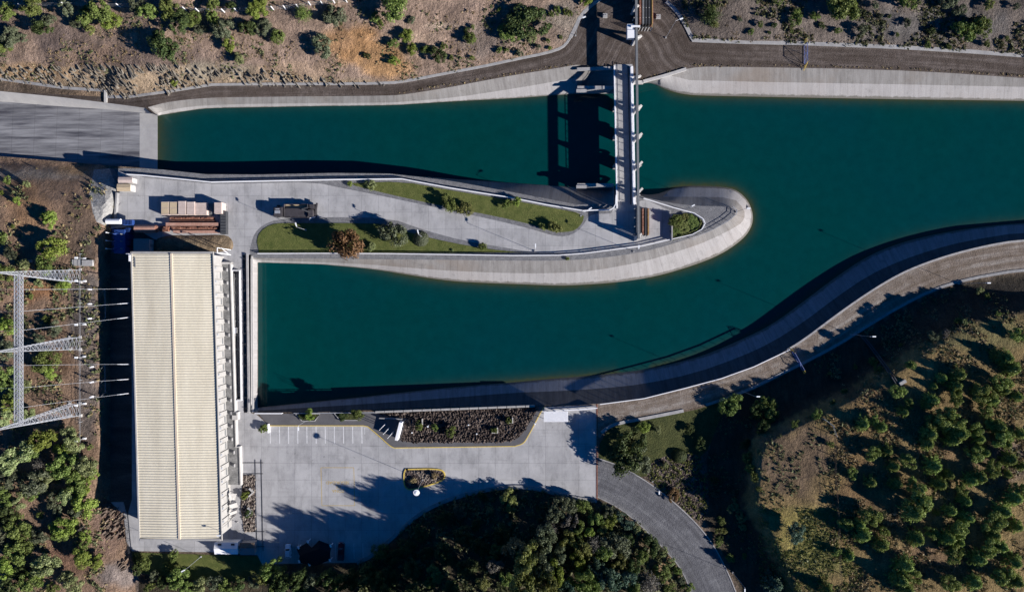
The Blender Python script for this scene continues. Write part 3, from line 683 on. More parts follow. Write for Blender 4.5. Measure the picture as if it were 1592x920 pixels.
# ------------------------------------------------------------------ intake along the forebay
tg = thing('trash_rack_girder', 'long steel walkway girder over the dark intake trench along the forebay wall', 'girder', V3(386, 518, 0))
L0 = tg.location; c = MB()
c.beam(Vector(U(384.3, 395, .5)) - L0, Vector(U(387.2, 642, .5)) - L0, .55, .35); mk('beam', c, M['concrete'], tg)
for i in range(15):
    y = 402 + i * 16.6; c = MB(); k = (y - 395) / 247 * 3
    c.beam(Vector(U(377.5 + k, y, .35)) - L0, Vector(U(384.3 + k, y, .35)) - L0, .2); mk('strut', c, M['steel_dark'], tg)
rk = []
for i, (xa, xb) in enumerate(((376.3, 378.6), (394, 396.5))): pass
wc = MB(); wc.beam(U(391.8, 398, .12), U(393.4, 641, .12), .5, .3); single('forebay_coping', wc, M['concrete_pale'], 'pale concrete coping along the left end wall of the forebay', 'coping')
def fence(name, label, pts, h=1.1, rails=(1.1, .6), r=.05, step=2.5, mat='white', cat='railing', group=None, post_w=.09, skip=0, posts=None, px=True, z=None):
    P = [Vector(U(p[0], p[1], (zat(*p[:2]) if z is None else z))) if px else Vector(p) for p in pts]
    t = thing(name, label, cat, P[len(P) // 2], 0, group); L = t.location.copy()
    for hh in rails:
        c = MB()
        for a, b in zip(P, P[1:]): c.beam(a - L + Vector((0, 0, hh)), b - L + Vector((0, 0, hh)), r * 2)
        mk('rail', c, M[mat], t)
    if posts is None:
        posts = []; acc = 0
        for a, b in zip(P, P[1:]):
            l = (b - a).length; n = max(1, int(l / step + .5))
            for i in range(n): posts.append(a.lerp(b, i / n))
        posts.append(P[-1])
    proto = None
    for p in posts[:100]:
        if proto is None:
            c = MB(); c.box((0, 0, h / 2), (post_w, post_w, h)); proto = mk('post', c, M[mat], t); proto.location = p - L
        else:
            o = proto.copy(); COL.objects.link(o); o.parent = t; o.location = p - L
    return t
fence('pit_railing', 'white railing round the narrow pipe pit beside the powerhouse annex', [(361, 420.5), (374.5, 420.5), (377, 621.5), (365.5, 621.5)], rails=(1.1, .75, .4), r=.09, step=2.6)
fence('pit_railing', 'thin railing on the powerhouse side of the narrow pipe pit', [(361, 424), (365, 618)], rails=(1.0,), r=.05, step=7)
for i, (x, l) in enumerate(((364.5, 'left of three pipes lying lengthways in the railed pit by the powerhouse'), (368, 'middle of three pipes lying lengthways in the railed pit by the powerhouse'), (371.3, 'right of three pipes lying lengthways in the railed pit by the powerhouse'))):
    c = MB(); c.tube(U(x, 426, -1.0), U(x + 2.8, 617, -1.0), .28, 10)
    for j in range(9): y = 432 + j * 22; c.tube(U(x + (y - 426) * .0147, y, -1.0), U(x + (y + 2 - 426) * .0147, y + 2, -1.0), .4, 10)
    single('pipe', c, M['steel_grey' if i != 2 else 'concrete'], l, 'pipe', 'pipes in the pit')
c = MB(); c.box((0, 0, 1.0), (1.1, 1.6, 2.0)); vb = thing('valve_cabinet', 'cream cabinet standing in the railed pipe pit', 'cabinet', V3(368.5, 513, -1.6)); mk('body', c, M['concrete_pale'], vb); c = MB(); c.box((0, 0, 2.05), (1.3, 1.8, .1)); mk('lid', c, M['white'], vb)

# ------------------------------------------------------------------ gate bridge and its gantry
def gb(y): return (y - 103) / 215 * 4.2            # slight skew of the bridge in plan
br = thing('gate_bridge', 'narrow concrete gate bridge crossing the channel with white side beams', 'bridge', V3(970, 210, 0)); L = br.location.copy()
def P_(x, y, z): return Vector(U(x + gb(y), y, z)) - L
c = MB(); c.beam(P_(968.5, 101, -.35), P_(968.5, 319, -.35), m(29), .8); mk('deck', c, M['concrete'], br)
c = MB(); c.beam(P_(954.8, 103, .45), P_(954.8, 324, .45), .35, .75); mk('kerb_beam', c, M['white'], br)
c = MB(); c.beam(P_(981.8, 104, .55), P_(981.8, 318, .55), .75, 1.0); mk('kerb_beam', c, M['white'], br)
for x, hs in ((954.8, (1.15,)), (981.8, (1.75, 2.2))):
    for h in hs:
        c = MB(); c.beam(P_(x, 103, h), P_(x, 319, h), .1); mk('rail', c, M['white'], br)
    for i in range(20):
        y = 104 + i * 11.2; c = MB(); c.beam(P_(x, y, .2), P_(x, y, hs[-1]), .12); mk('post', c, M['white'], br)
c = MB(); c.beam(P_(976.5, 104, .13), P_(976.5, 318, .13), .3, .2); mk('crane_rail', c, M['steel_dark'], br)
for y in (118, 165, 210.5, 256, 300):
    c = MB(); x0, x1 = (956, 999) if 130 < y < 290 else (956, 993)
    pts = [(x0, y - 2.5), (x1 - 6, y - 3.2), (x1, y), (x1 - 6, y + 3.2), (x0, y + 2.5)]
    q = [(Vector(U(a, b, 0)) - L)[:2] for a, b in pts]; c.prism(q, -9, -.76); mk('pier', c, M['concrete'], br)
    c = MB(); c.prism([(Vector(U(a, b, 0)) - L)[:2] for a, b in [(984, y + 4.5), (984, y - .5), (990, y - .5), (996, y + 3), (990, y + 4.5)]], -2.2, .05); mk('pier_nose', c, M['concrete_pale'], br)
for y0, y1 in ((121.5, 161.5), (168.5, 207), (214, 252.5), (259.5, 297)):
    c = MB(); c.beam(P_(962, y0, -8.2), P_(962, y1, -8.2), .4, 3.6); mk('sluice_gate', c, M['steel_dark'], br)
# overhead runway
rw = thing('gantry_runway', 'tall steel crane runway beam on concrete frames beside the gate bridge', 'gantry', V3(985, 200, 0)); L = rw.location.copy()
GZ = 5.6
c = MB(); a, b = V3(987, -60, 0), V3(993.5, 372, 0)
pa, pb = Vector(U(993.3 - 5.4, -60, GZ - .7)), Vector(U(995 - 3, 371.5, GZ - .7))
# laid so that its top flange runs from the forecourt to the yard
pa = Vector(U(988.5, -60, GZ)); pb = Vector(U(993, 371, GZ)); pa.z = pb.z = GZ
c.beam(pa - L, pb - L, .62, .14); c.beam(pa - L - Vector((0, 0, .5)), pb - L - Vector((0, 0, .5)), .2, .9); c.beam(pa - L - Vector((0, 0, 1.0)), pb - L - Vector((0, 0, 1.0)), .5, .12)
mk('runway_beam', c, M['steel_grey'], rw)
for y in (8, 57, 119, 167, 212, 257.5, 300, 369):
    t = (y + 60) / 431; q = pa.lerp(pb, t); k = q.y
    for dx, w_ in ((0, .75),):
        c = MB(); c.beam(Vector((q.x - .15, k, -1)) - L, Vector((q.x, k, GZ - 1.1)) - L, .6, 1.3)
        fz = .1 if y < 110 or y > 310 else -.8; c.beam(Vector((q.x + 2.3, k + 2.2, fz)) - L, Vector((q.x + .2, k + .1, GZ - 1.2)) - L, .55, .6); c.beam(Vector((q.x - .6, k - .5, fz)) - L, Vector((q.x + 2.4, k + 2.3, fz)) - L, .7, .5)
        mk('column', c, M['concrete_pale'], rw)
hc = thing('hoist_trolley', 'white hoist cab hanging beside the runway beam over the forecourt', 'hoist', V3(977.5, 50, 0)); L = hc.location.copy()
c = MB(); q = Vector(U(980, 50, 4.6)) - L; c.box(q, (2.0, 3.9, 1.5)); mk('cab', c, M['car_white'], hc)
c = MB(); c.box(q + Vector((.1, -.9, .85)), (2.2, 2.3, .18)); c.box(q + Vector((1.3, 1.2, 1.0)), (2.6, .5, .3)); mk('roof', c, M['white'], hc)
c = MB(); c.beam(q + Vector((0, 1.2, -.7)), q + Vector((0, 1.2, -3.9)), .05); c.box(q + Vector((0, 1.2, -4.1)), (.4, .4, .4)); mk('hook', c, M['steel_dark'], hc)
# concrete guide walls each side of the gates
for i, (y, l) in enumerate(((141.5, 'concrete guide wall in the water left of the gate bridge, upper side'), (290.5, 'concrete guide wall in the water left of the gate bridge, lower side'))):
    c = MB(); c.beam(U(896, y, -3.6), U(952, y, -3.6), .95, 6.6); c.beam(U(896, y, -.15), U(912, y, -.15), .9, .35); single('guide_wall', c, M['concrete'], l, 'wall', 'guide walls at the gates')
c = MB(); c.beam(U(897, 108.3, .15), U(952, 106.3, .15), .9, .5); single('abutment_wall', c, M['concrete'], 'pale concrete wall at the head of the upper gate recess', 'wall')
c = MB(); c.beam(U(985, 128.5, -.4), U(1000, 128.5, -.4), .8, 1.2); c.ribbon([U(x, y, 0) for x, y in NRt[1:20] if x < 1073], .8, -.3, .35); single('wing_wall', c, M['concrete_pale'], 'pale curved wing wall right of the gate bridge on the far bank', 'wall')
# stop-log racks
def rack(x0, y0, x1, y1, cols, label, mats, hgt):
    t = thing('stoplog_rack', label, 'rack', V3((x0 + x1) / 2, (y0 + y1) / 2, 0)); L = t.location.copy(); k = H / (H - hgt)
    for y in np.linspace(y0, y1, 4):
        for x in np.linspace(x0, x1, cols + 1):
            c = MB(); p = Vector(U(x, y, hgt)) - L; c.box((p.x, p.y, hgt / 2), (.18, .18, hgt)); mk('post', c, M['concrete_pale'], t)
    for y in (y0, y1):
        c = MB(); c.beam(Vector(U(x0, y, .12)) - L, Vector(U(x1, y, .12)) - L, .25); mk('sill_beam', c, M['steel_dark'], t)
    c = MB(); c.beam(Vector(U(x1, y0, hgt)) - L, Vector(U(x1, y1, hgt)) - L, .14); mk('side_rail', c, M['yellow_worn'], t)
    for i in range(cols):
        a, b = x0 + (x1 - x0) * (i + .22) / cols, x0 + (x1 - x0) * (i + .82) / cols
        lab, mt = mats[i]
        s = thing('stoplog', lab, 'stop log', V3((a + b) / 2, (y0 + y1) / 2, .3)); Ls = s.location.copy()
        w_ = m(b - a); ln = m(y1 - y0) * .97; c = MB(); c.box((0, 0, hgt * .45), (w_ * .35, ln, hgt * .8)); mk('web_plate', c, M[mt], s)
        for zz in (.1, hgt * .5, hgt * .86): c = MB(); c.box((0, 0, zz), (w_, ln, .14)); mk('flange', c, M[mt], s)
rack(986, -3, 1014, 43, 6, 'steel rack holding stop logs on the upper forecourt, under the runway beam',
     [(f'{a} stop log standing in the upper forecourt rack', mm) for a, mm in (('leftmost dark', 'steel_dark'), ('second from left, red-brown', 'rust'), ('third from left, dark grey', 'steel_grey'), ('fourth from left, dark', 'steel_dark'), ('fifth from left, black-brown', 'steel_dark'), ('rightmost brown', 'rust'))], 2.7)
rack(987, 324.5, 1008, 366, 5, 'steel rack holding rusty stop logs at the yard end of the runway beam',
     [(f'{a} stop log standing in the yard end rack', mm) for a, mm in (('leftmost grey', 'steel_grey'), ('second from left, dark', 'steel_dark'), ('middle bright rusty', 'rust'), ('fourth from left, dark brown', 'steel_dark'), ('rightmost dark brown', 'rust'))], 2.3)
for (x, y, l) in ((940.5, 25.5, 'small concrete block on the forecourt left of the stop log rack'), (1023, 27, 'small concrete block on the forecourt right of the stop log rack')):
    c = MB(); c.box((0, 0, .35), (1.4, 1.2, .7), 0, .92); c.box((-.2, 0, .75), (.25, .25, .14)); c.box((.25, .1, .75), (.2, .2, .14)); o = single('concrete_block', c, M['concrete'], l, 'block', 'anchor blocks'); o.location = U(x, y, 0)
for (x0, y0, x1, y1, h, l) in ((1034, 340, 1043, 352, 2.2, 'a'),): pass
c = MB(); c.beam(U(1044, 333, .5), U(1044, 374, .5), .35, 1.6); single('garden_wall', c, M['concrete'], 'low concrete wall on the left edge of the triangular garden', 'wall')

# ------------------------------------------------------------------ drains, kerbs, painted lines
def curb(name, line, w_, h, mat, label, cat, off=0, zf=True):
    c = MB(); c.ribbon([U(p[0], p[1], zat(*p[:2]) if zf else 0) for p in line], w_, off - .3, off + h); return single(name, c, M[mat], label, cat)
def dens(l, s=12):
    o = []
    for a, b in zip(l, l[1:]):
        n = max(1, int(math.hypot(b[0] - a[0], b[1] - a[1]) / s)); o += [(a[0] + (b[0] - a[0]) * i / n, a[1] + (b[1] - a[1]) * i / n) for i in range(n)]
    return o + [l[-1]]
LNi = [p for p in LN if -400 < p[0] < 2000]
A_ = [p for p in LNi if p[0] <= 163]; B_ = [p for p in LNi if 200 <= p[0] <= 905 and p[1] > 20]; C_ = [p for p in LNi if p[0] > 1028]
curb('drain_wall', dens(A_), .8, .25, 'concrete', 'pale drain kerb along the foot of the hillside left of the short upright wall', 'kerb')
curb('drain_wall', [(165, 141), (165, 160)], .8, .4, 'concrete_pale', 'short upright concrete wall where the chute meets the hillside drain', 'kerb')
curb('drain_wall', dens([(166, 151), (200, 151)] + B_), .7, .25, 'concrete', 'long thin drain kerb under the rocky hillside, left of the forecourt', 'kerb')
curb('drain_wall', dens([p for p in LNi if 885 < p[0] < 950 and p[1] < 60]), 1.0, .3, 'concrete', 'curved kerb round the left side of the forecourt', 'kerb')
curb('drain_wall', dens(C_), 1.1, .25, 'concrete', 'pale drain kerb running along the upper right road', 'kerb')
SRi = [p for p in SROAD if False]
low = ch([(935,672),(945,664),(960,657.5),(1010,648.5),(1080,634.5),(1150,612.5),(1230,573.5),(1300,537.5),(1350,505.5),(1400,475.5),(1450,450.5),(1500,434.5),(1592,418.5),(1850,398)],1)
curb('drain_wall', dens([p for p in low if p[0] < 1075]), .9, .22, 'concrete', 'curved pale kerb below the river road beside the garden', 'kerb')
curb('drain_wall', dens([p for p in low if p[0] > 1075]), .8, .15, 'wall_conc', 'thin kerb along the shaded side of the river road', 'kerb')
curb('bank_coping', dens([p for p in SRt if 1215 < p[0] < 1700]), .55, .12, 'concrete', 'thin pale coping along the crest of the curving lower bank', 'coping', .02)
curb('drive_kerb', dens([p for p in DR_u if p[1] < 1050]), .3, .12, 'concrete', 'thin kerb on the garden side of the gravel drive', 'kerb')
curb('drive_kerb', dens([p for p in DR_l if p[1] < 1050]), .3, .12, 'wall_conc', 'thin kerb on the wooded side of the gravel drive', 'kerb')
lotk = LOT_S
curb('lot_kerb', dens(lotk), 1.1, .3, 'wall_conc', 'raised concrete kerb curving along the wooded edge of the car park', 'kerb')
c = MB(); c.beam(U(928.2, 628, .0), U(928.2, 779, .0), .35, .14); single('drain_grate', c, M['rust'], 'rusty drain grate across the right end of the car park', 'grate')
yl = MB(); yl.ribbon([U(p[0], p[1], .135) for p in dens(YELLOW, 20)], .22, -.135, .008); single('kerb_edging', yl, M['yellow'], 'long yellow painted kerb edge along the upper side of the car park', 'kerb')
c = MB(); c.ribbon([U(p[0], p[1], 0) for p in ISL + ISL[:2]], .36, -.1, .22); single('kerb_edging', c, M['yellow'], 'yellow painted kerb ring round the small rock island in the car park', 'kerb')
pl = MB()
for i in range(11): x = 420 + i * 14.25; pl.ribbon([U(x, 663, .0), U(x + .3, 689, .0)], .24, -.05, .006)
pl.ribbon([U(567, 664, 0), U(567.2, 675, 0)], .14, -.05, .006)
for x in (464.5, 521.3, 550, 564): pl.ribbon([U(x, 844, 0), U(x + .6, 868, 0)], .15, -.05, .006)
struct('road_marking', pl, M['white_line'])
bxm = MB(); q = [(499, 726.5), (550, 726.5), (551.5, 785.5), (500.5, 785.5), (499, 726.5)]
for a, b in zip(q, q[1:]): bxm.ribbon([U(*a, 0), U(*b, 0)], .16, -.05, .006)
struct('road_marking', bxm, M['yellow_worn'])
def text(s_, px, py, size, z, mat, rz=0):
    cu = bpy.data.curves.new('t', 'FONT'); cu.body = s_; cu.size = size; cu.align_x = 'CENTER'; cu.align_y = 'CENTER'; cu.extrude = .003; cu.offset = .012
    o = bpy.data.objects.new('t', cu); COL.objects.link(o); dg = bpy.context.evaluated_depsgraph_get(); me = bpy.data.meshes.new_from_object(o.evaluated_get(dg))
    bpy.data.objects.remove(o); me.materials.clear(); me.materials.append(M[mat]); ob = bpy.data.objects.new('road_marking', me); COL.objects.link(ob)
    ob.location = U(px, py, z); ob.rotation_euler = (0, 0, rz); ob['kind'] = 'structure'; return ob
text('SEGURIDAD', 525, 749.7, 1.25, .008, 'yellow_worn', PI); text('DE', 526, 756.2, 1.25, .008, 'yellow_worn', PI); text('ZONA', 526, 762.6, 1.25, .008, 'yellow_worn', PI)
rl = MB()
for x in (396.6, 406): rl.beam(U(x, 714, .05), U(x + 3, 856, .05), .14, .12)
for y, x0, x1 in ((719, 375, 409), (736, 376, 409), (826, 380, 411), (849, 398, 411)): rl.beam(U(x0, y, .06), U(x1, y, .06), .12, .1)
single('sunken_rails', rl, M['steel_dark'], 'pair of dark rails set in the paving beside the powerhouse rock bed', 'rails')
c = MB(); c.beam(U(183.5, 300, .3), U(180, 345, .3), .5, 1.6); single('yard_wall', c, M['wall_conc'], 'low dark wall on the left edge of the upper yard', 'wall')

# ------------------------------------------------------------------ railings
fence('handrail', 'white handrail along the upper edge of the yard and lawn beside the spillway pool', [(200, 272), (225, 273.5), (270, 278), (330, 284), (400, 282.5), (530, 280), (625, 279)] + [(700, 293), (800, 309), (850, 319), (905, 328)], r=.12, rails=(1.05, .55), step=3.4)
fence('handrail', 'white handrail curving round the yard corner onto the gate bridge', [(905, 328.5), (920, 327.5), (948, 327), (953, 324), (956.5, 318), (957, 304)], r=.13, step=2.4)
fence('handrail', 'white handrail along the forebay edge of the garden strip and peninsula road', [(402, 394.5), (500, 394), (600, 394.5), (700, 396), (800, 397.5), (870, 397), (910, 394), (950, 389), (1000, 382.5), (1040, 373), (1075, 365), (1090, 357), (1095, 348), (1092, 341), (1078, 332), (1045, 323), (1000, 309)], r=.1, rails=(1.0, .5), step=4.0)
fence('handrail', 'thin dark railing round the gravel tip of the peninsula', [(1075, 372), (1110, 356), (1132, 343), (1143, 334), (1144, 327), (1138, 322)], r=.045, mat='galv', step=2.6)
fence('handrail', 'white rail on the crest of the lower bank from the car park to the gate', [(932, 627.5), (1000, 618.5), (1060, 603.5), (1120, 587.5), (1170, 569.5), (1226, 543)], r=.11, rails=(1.0,), step=3.0)
fence('handrail', 'white rail behind the white shelter at the end of the car park', [(860, 637.5), (900, 635.5), (928, 633)], r=.12, step=3.0)
fence('handrail', 'short white rail at the corner of the forebay beside the planter boxes', [(398, 641.5), (440, 641.5)], r=.13, step=2.6)
fence('handrail', 'blue-white rail between the two shrub planters by the forebay', [(458, 641.3), (584, 640)], r=.07, step=3.2, mat='galv')
pw_ = thing('parapet_wall', 'white segmented parapet along the rock bed above the forebay', 'wall', V3(715, 635, 0)); L = pw_.location.copy()
for i in range(17):
    a, b = i / 17, (i + .93) / 17; c = MB(); c.beam(Vector(U(584 + 248 * a, 640 - 9.5 * a, .6)) - L, Vector(U(584 + 248 * b, 640 - 9.5 * b, .6)) - L, .55, 1.1); mk('wall_segment', c, M['wall_white'], pw_)
    c = MB(); q = Vector(U(584 + 248 * b, 640 - 9.5 * b, .55)) - L; c.box(q, (.25, .35, .9)); mk('wall_pier', c, M['concrete'], pw_)
# post-and-wire fences
tops = [(8,7),(30,7),(97,5),(182,7),(202,7),(285,12),(305,14),(325,15),(345,15),(365,14),(383,13),(422,11),(441,10),(461,8),(480,4),(499,3),(518,1),(537,-1)]
fp = [Vector(U(x, y, zat(x, y + 3))) for x, y in [(x * .99 + 8, y + 5) for x, y in tops]]
for p, (x, y) in zip(fp, tops): pass
fence('wire_fence', 'wire fence with white concrete posts across the top left hillside', [tuple(p) for p in fp], h=2.5, rails=(2.3, 1.5, .7), r=.008, mat='white', cat='fence', post_w=.22, posts=fp, px=False)
wp = [(1297, 676), (1296, 692), (1296.5, 709), (1296, 726), (1297, 743), (1298, 760), (1299, 777), (1300, 794), (1302, 825), (1303, 860), (1304, 890), (1305, 925)]
fence('wire_fence', 'wire fence with thin posts at the edge of the bare ground below the plantation', wp, h=1.7, rails=(1.6, 1.1, .6), r=.015, mat='bark', cat='fence', post_w=.16, posts=[V3(x, y, zat(x, y)) for x, y in wp])
wp = [(1213, 600), (1222, 640), (1278, 650), (1292, 660), (1297, 676)]
fence('wire_fence', 'short wire fence climbing the shaded slope to the bare ground', wp[2:], h=1.8, rails=(1.7, 1.0), r=.02, mat='galv', cat='fence', post_w=.14, step=4)
lf = [(128, y) for y in (395, 437, 471, 502, 530, 556, 590, 628, 655, 682, 712)]
fence('wire_fence', 'low wire fence along the hillside between the pylons and powerhouse', lf, h=1.5, rails=(1.4, .9), r=.02, mat='galv', cat='fence', post_w=.1, posts=[V3(x, y, zat(x, y)) for x, y in lf])
lf = [(200, 776), (199.5, 800), (203, 838), (205, 856)]
fence('wire_fence', 'dark mesh fence at the lower left corner of the powerhouse paving', lf, h=1.8, rails=(1.75, 1.2, .6, .1), r=.03, mat='steel_dark', cat='fence', step=2.5)

# ------------------------------------------------------------------ gates
def gate(label, p0, p1, h, wing, rz=None):
    t = thing('security_gate', label, 'gate', (Vector(p0) + Vector(p1)) / 2); L = t.location.copy(); a, b = Vector(p0) - L, Vector(p1) - L; up = Vector((0, 0, 1))
    c = MB()
    for s_ in (a, b): c.beam(s_, s_ + up * h, .12)
    for z in (.15, h): c.beam(a + up * z, b + up * z, .1)
    c.beam(a.lerp(b, .5), a.lerp(b, .5) + up * h, .1); mk('frame', c, M['blue_soft'], t)
    c = MB(); c.beam(a + up * .15, a.lerp(b, .5) + up * h, .08); c.beam(b + up * .15, a.lerp(b, .5) + up * h, .08); c.beam(a.lerp(b, .25), b.lerp(a, .25) + up * h, .06); mk('brace', c, M['blue_soft'], t)
    bars = MB()
    for i in range(16): q = a.lerp(b, i / 15); bars.beam(q + up * .15, q + up * h, .03)
    mk('bars', bars, M['blue_soft'], t); d = (b - a).normalized()
    for q, s_ in ((a, -1), (b, 1)):
        for k in range(1, 4):
            f = q + d * (s_ * (.25 + k * wing / 4)); c = MB(); c.beam(f - up * .6, f + up * (h + .3 - k * .35), .09); mk('fan_bar', c, M['yellow'], t)
        c = MB(); c.beam(q + up * (h + .2), q + d * (s_ * (wing + .3)) - up * .2, .1); c.beam(q - up * .1, q + d * (s_ * wing) - up * .3, .1); mk('fan_frame', c, M['yellow'], t)
gate('blue barred gate with yellow fan ends across the upper right road', U(1250, 71, .0), U(1250, 100, 0), 2.5, 1.6)
gate('blue and white gate with a yellow fan end across the river road', U(1231, 547, 0), U(1246, 574, 0), 2.2, 1.3)
# ------------------------------------------------------------------ lamps
def lamp(label, px, py, h, arm=(0, 0), head='lantern', z=None, group='street lamps round the plant'):
    z = zat(px, py) if z is None else z; t = thing('street_lamp', label, 'street lamp', U(px, py, z), 0, group)
    c = MB(); c.box((0, 0, .12), (.45, .45, .24)); mk('base', c, M['concrete'], t)
    c = MB(); c.tube((0, 0, .2), (0, 0, h), .06, 8, .04); mk('pole', c, M['galv'], t)
    a = Vector((arm[0], arm[1], 0)); 
    if a.length > .1: c = MB(); c.tube((0, 0, h - .15), a + Vector((0, 0, h + .15)), .05, 6); mk('arm', c, M['white'], t)
    e = a + Vector((0, 0, h + .12)); dirv = a.normalized() if a.length > .1 else Vector((0, 1, 0)); c = MB()
    if head == 'disc':
        c.lathe(e, [(.1, -.5), (.3, -.3), (.82, -.12), (.87, 0), (.8, .06), (.58, .02), (.54, .1), (.15, .2)], 28); mk('ring_head', c, M['lamp_glass'], t)
    else:
        c.beam(e, e + dirv * .95, .32, .2); hd = mk('lamp_head', c, M['lamp_glass'], t); c = MB(); c.beam(e + dirv * .2 - Vector((0, 0, .14)), e + dirv * .85 - Vector((0, 0, .14)), .3, .06); mk('lens', c, M['glass'], hd)
    return t
lamp('tall mast with a round white ring head in the car park rock island', 657, 745.5, 12.9, head='disc', z=.1)
lamp('white street lamp at the left end of the lower lawn near the truck', 475.5, 357.5, 8.3, (-.1, .3))
lamp('white street lamp rising through the round clipped bush on the lower lawn', 657, 368.5, 8.3, (-.1, .4))
lamp('white street lamp on the gravel strip near the middle of the peninsula rail', 831, 390, 8.3, (0, .5))
lamp('white street lamp by the rail below the yard end stop log rack', 985, 391, 8.3, (0, .3))
lamp('white street lamp at the corner where the handrail meets the bridge', 903, 335.5, 8.3, (1.4, .8))
lamp('white street lamp on the gravel just above the triangular garden', 1063, 327, 8.0, (.2, .1))
lamp('white street lamp at the rounded tip of the peninsula', 1145, 329.5, 8.0, (.3, 0))
lamp('street lamp on the curved kerb left of the upper forecourt', 894.6, 55.8, 12, (.8, .3))
lamp('street lamp standing in straw right of the upper forecourt rack', 1035, 59, 12.5, (1, .3))
lamp('street lamp on the shaded slope beside the river road near the right edge', 1490, 441, 11.3, (.5, 0))
lamp('street lamp on the shaded slope between gate and right edge of the river road', 1322, 519.5, 11, (.6, 0))
lamp('street lamp below the river road above the tall garden trees', 1153.5, 607.5, 11, (.3, 0))
lamp('street lamp on the outer kerb of the gravel drive near the bottom edge', 1139, 889, 10.4, (0, -.3))
lamp('street lamp at the garden side of the drive behind the brown bush', 1014.5, 748, 9, (0, -.2))
lamp('street lamp rising above the lawn below the powerhouse', 312.5, 864.5, 9.6, (-.2, -.1))
lamp('white pole lamp leaning at the lower right corner of the powerhouse', 369, 811, 11.2, (-.2, 0))
lamp('street lamp behind the long bay row of the car park', 476.5, 653.5, 7.5, (0, -.5))
for x, y, l in ((666.8, 660, 'short white lamp post among the shrubs of the rock bed'), (831.5, 656, 'short white post lamp at the right tip of the rock bed')):
    t = thing('garden_lamp', l, 'garden lamp', U(x, y, .2)); c = MB(); c.tube((0, 0, 0), (0, 0, 2.6), .09); mk('pole', c, M['white'], t); c = MB(); c.box((0, 0, 2.7), (.4, .4, .35)); mk('lamp_head', c, M['lamp_glass'], t)
for x, y in ((641, 672), (741, 674), (728.5, 660)):
    c = MB(); c.box((0, 0, .25), (.55, .45, .5), .4, .7); o = single('floodlight', c, M['lamp_glass'], {641: 'small white ground floodlight nearest the monument wall', 741: 'small white ground floodlight at the right of the rock bed', 728.5: 'small pale ground floodlight near the middle of the rock bed'}[x], 'floodlight', 'ground floodlights'); o.location = U(x, y, .2)
for i, (y, l) in enumerate(((402, 'topmost'), (437, 'second from top'), (504, 'third from top'), (554, 'fourth from top'), (627, 'fifth from top'), (681, 'lowest'))):
    x = 132; z = zat(x, y); t = thing('floodlight_post', f'{l} of the white floodlight posts beside the hillside fence near the pylons', 'floodlight', U(x, y, z), 0, 'floodlight posts on the left hillside')
    c = MB(); c.tube((0, 0, 0), (0, 0, 3.4), .06); mk('pole', c, M['galv'], t); c = MB(); c.box((-.3, 0, 3.5), (.8, .5, .3)); mk('lamp_head', c, M['lamp_glass'], t); c = MB(); c.box((0, 0, .2), (.9, .5, .4)); mk('base', c, M['white'], t)
# flagpoles and the monument
for (x, y), l in (((599.3, 658.5), 'leftmost of the three bare white flagpoles by the monument wall'), ((605, 664.8), 'middle of the three bare white flagpoles by the monument wall'), ((611.6, 670.6), 'rightmost of the three bare white flagpoles by the monument wall')):
    t = thing('flagpole', l, 'flagpole', U(x, y, .14), 0, 'flagpoles'); c = MB(); c.tube((0, 0, 0), (0, 0, 9.2), .11, 8, .06); mk('pole', c, M['white'], t); c = MB(); c.lathe((0, 0, 9.2), [(.02, 0), (.1, .06), (.1, .14), (.02, .2)], 10); mk('finial', c, M['white'], t)
mo = thing('monument_wall', 'white slanted monument wall with a brown plaque at the rock bed end', 'monument', V3(622, 667, 0)); L = mo.location.copy()
c = MB(); a, b = Vector(U(625.5, 653.5, 0)) - L, Vector(U(618.5, 681, 0)) - L; c.beam(a + Vector((0, 0, 1.5)), b + Vector((0, 0, 1.5)), .8, 3.0); mk('wall', c, M['white'], mo)
c = MB(); d_ = Vector((-.75, .1, 0)); c.beam(a.lerp(b, .2) + d_ + Vector((0, 0, 1.3)), a.lerp(b, .65) + d_ + Vector((0, 0, 1.3)), .55, .6); mk('plaque', c, M['brick_brown'], mo)
c = MB(); c.beam(a + Vector((0, .6, .6)), a + Vector((-6.6, .9, .6)), .3, 1.2); mk('side_wall', c, M['wall_conc'], mo)
# ------------------------------------------------------------------ huts, boxes, tanks
def shed(name, label, cat, x0, y0, x1, y1, h, wall, roof, z=0, rise=.25, over=.15, group=None, ridge='x', door=True):
    a, b = Vector(U(x0, y0, z + h)), Vector(U(x1, y1, z + h)); w_, d_ = abs(b.x - a.x), abs(a.y - b.y)
    t = thing(name, label, cat, ((a.x + b.x) / 2, (a.y + b.y) / 2, z), 0, group)
    c = MB(); c.box((0, 0, h / 2), (w_ - 2 * over, d_ - 2 * over, h)); mk('wall', c, M[wall], t)
    c = MB(); X, Y = w_ / 2, d_ / 2; e = .1
    if ridge == 'x': p = [(-X, -Y, h), (X, -Y, h), (X, Y, h), (-X, Y, h), (-X, 0, h + rise), (X, 0, h + rise)]; f = [(0, 1, 5, 4), (2, 3, 4, 5), (1, 2, 5), (3, 0, 4), (0, 3, 2, 1)]
    else: p = [(-X, -Y, h), (X, -Y, h), (X, Y, h), (-X, Y, h), (0, -Y, h + rise), (0, Y, h + rise)]; f = [(0, 4, 5, 3), (4, 1, 2, 5), (0, 1, 4), (2, 3, 5), (0, 3, 2, 1)]
    p = [(x, y, zz + .01) for x, y, zz in p]; c.add(p, f); mk('roof', c, M[roof], t)
    if door: c = MB(); c.box((w_ / 2 - over + .02, 0, h * .42), (.04, min(.9, d_ * .5), h * .8)); mk('door', c, M['steel_grey'], t)
    return t
shed('equipment_shed', 'upper of two pale pinkish sheds at the left end of the yard', 'shed', 184, 275.5, 206, 284.5, 2.7, 'concrete_pale', 'pinkwood', group='twin sheds', door=False)
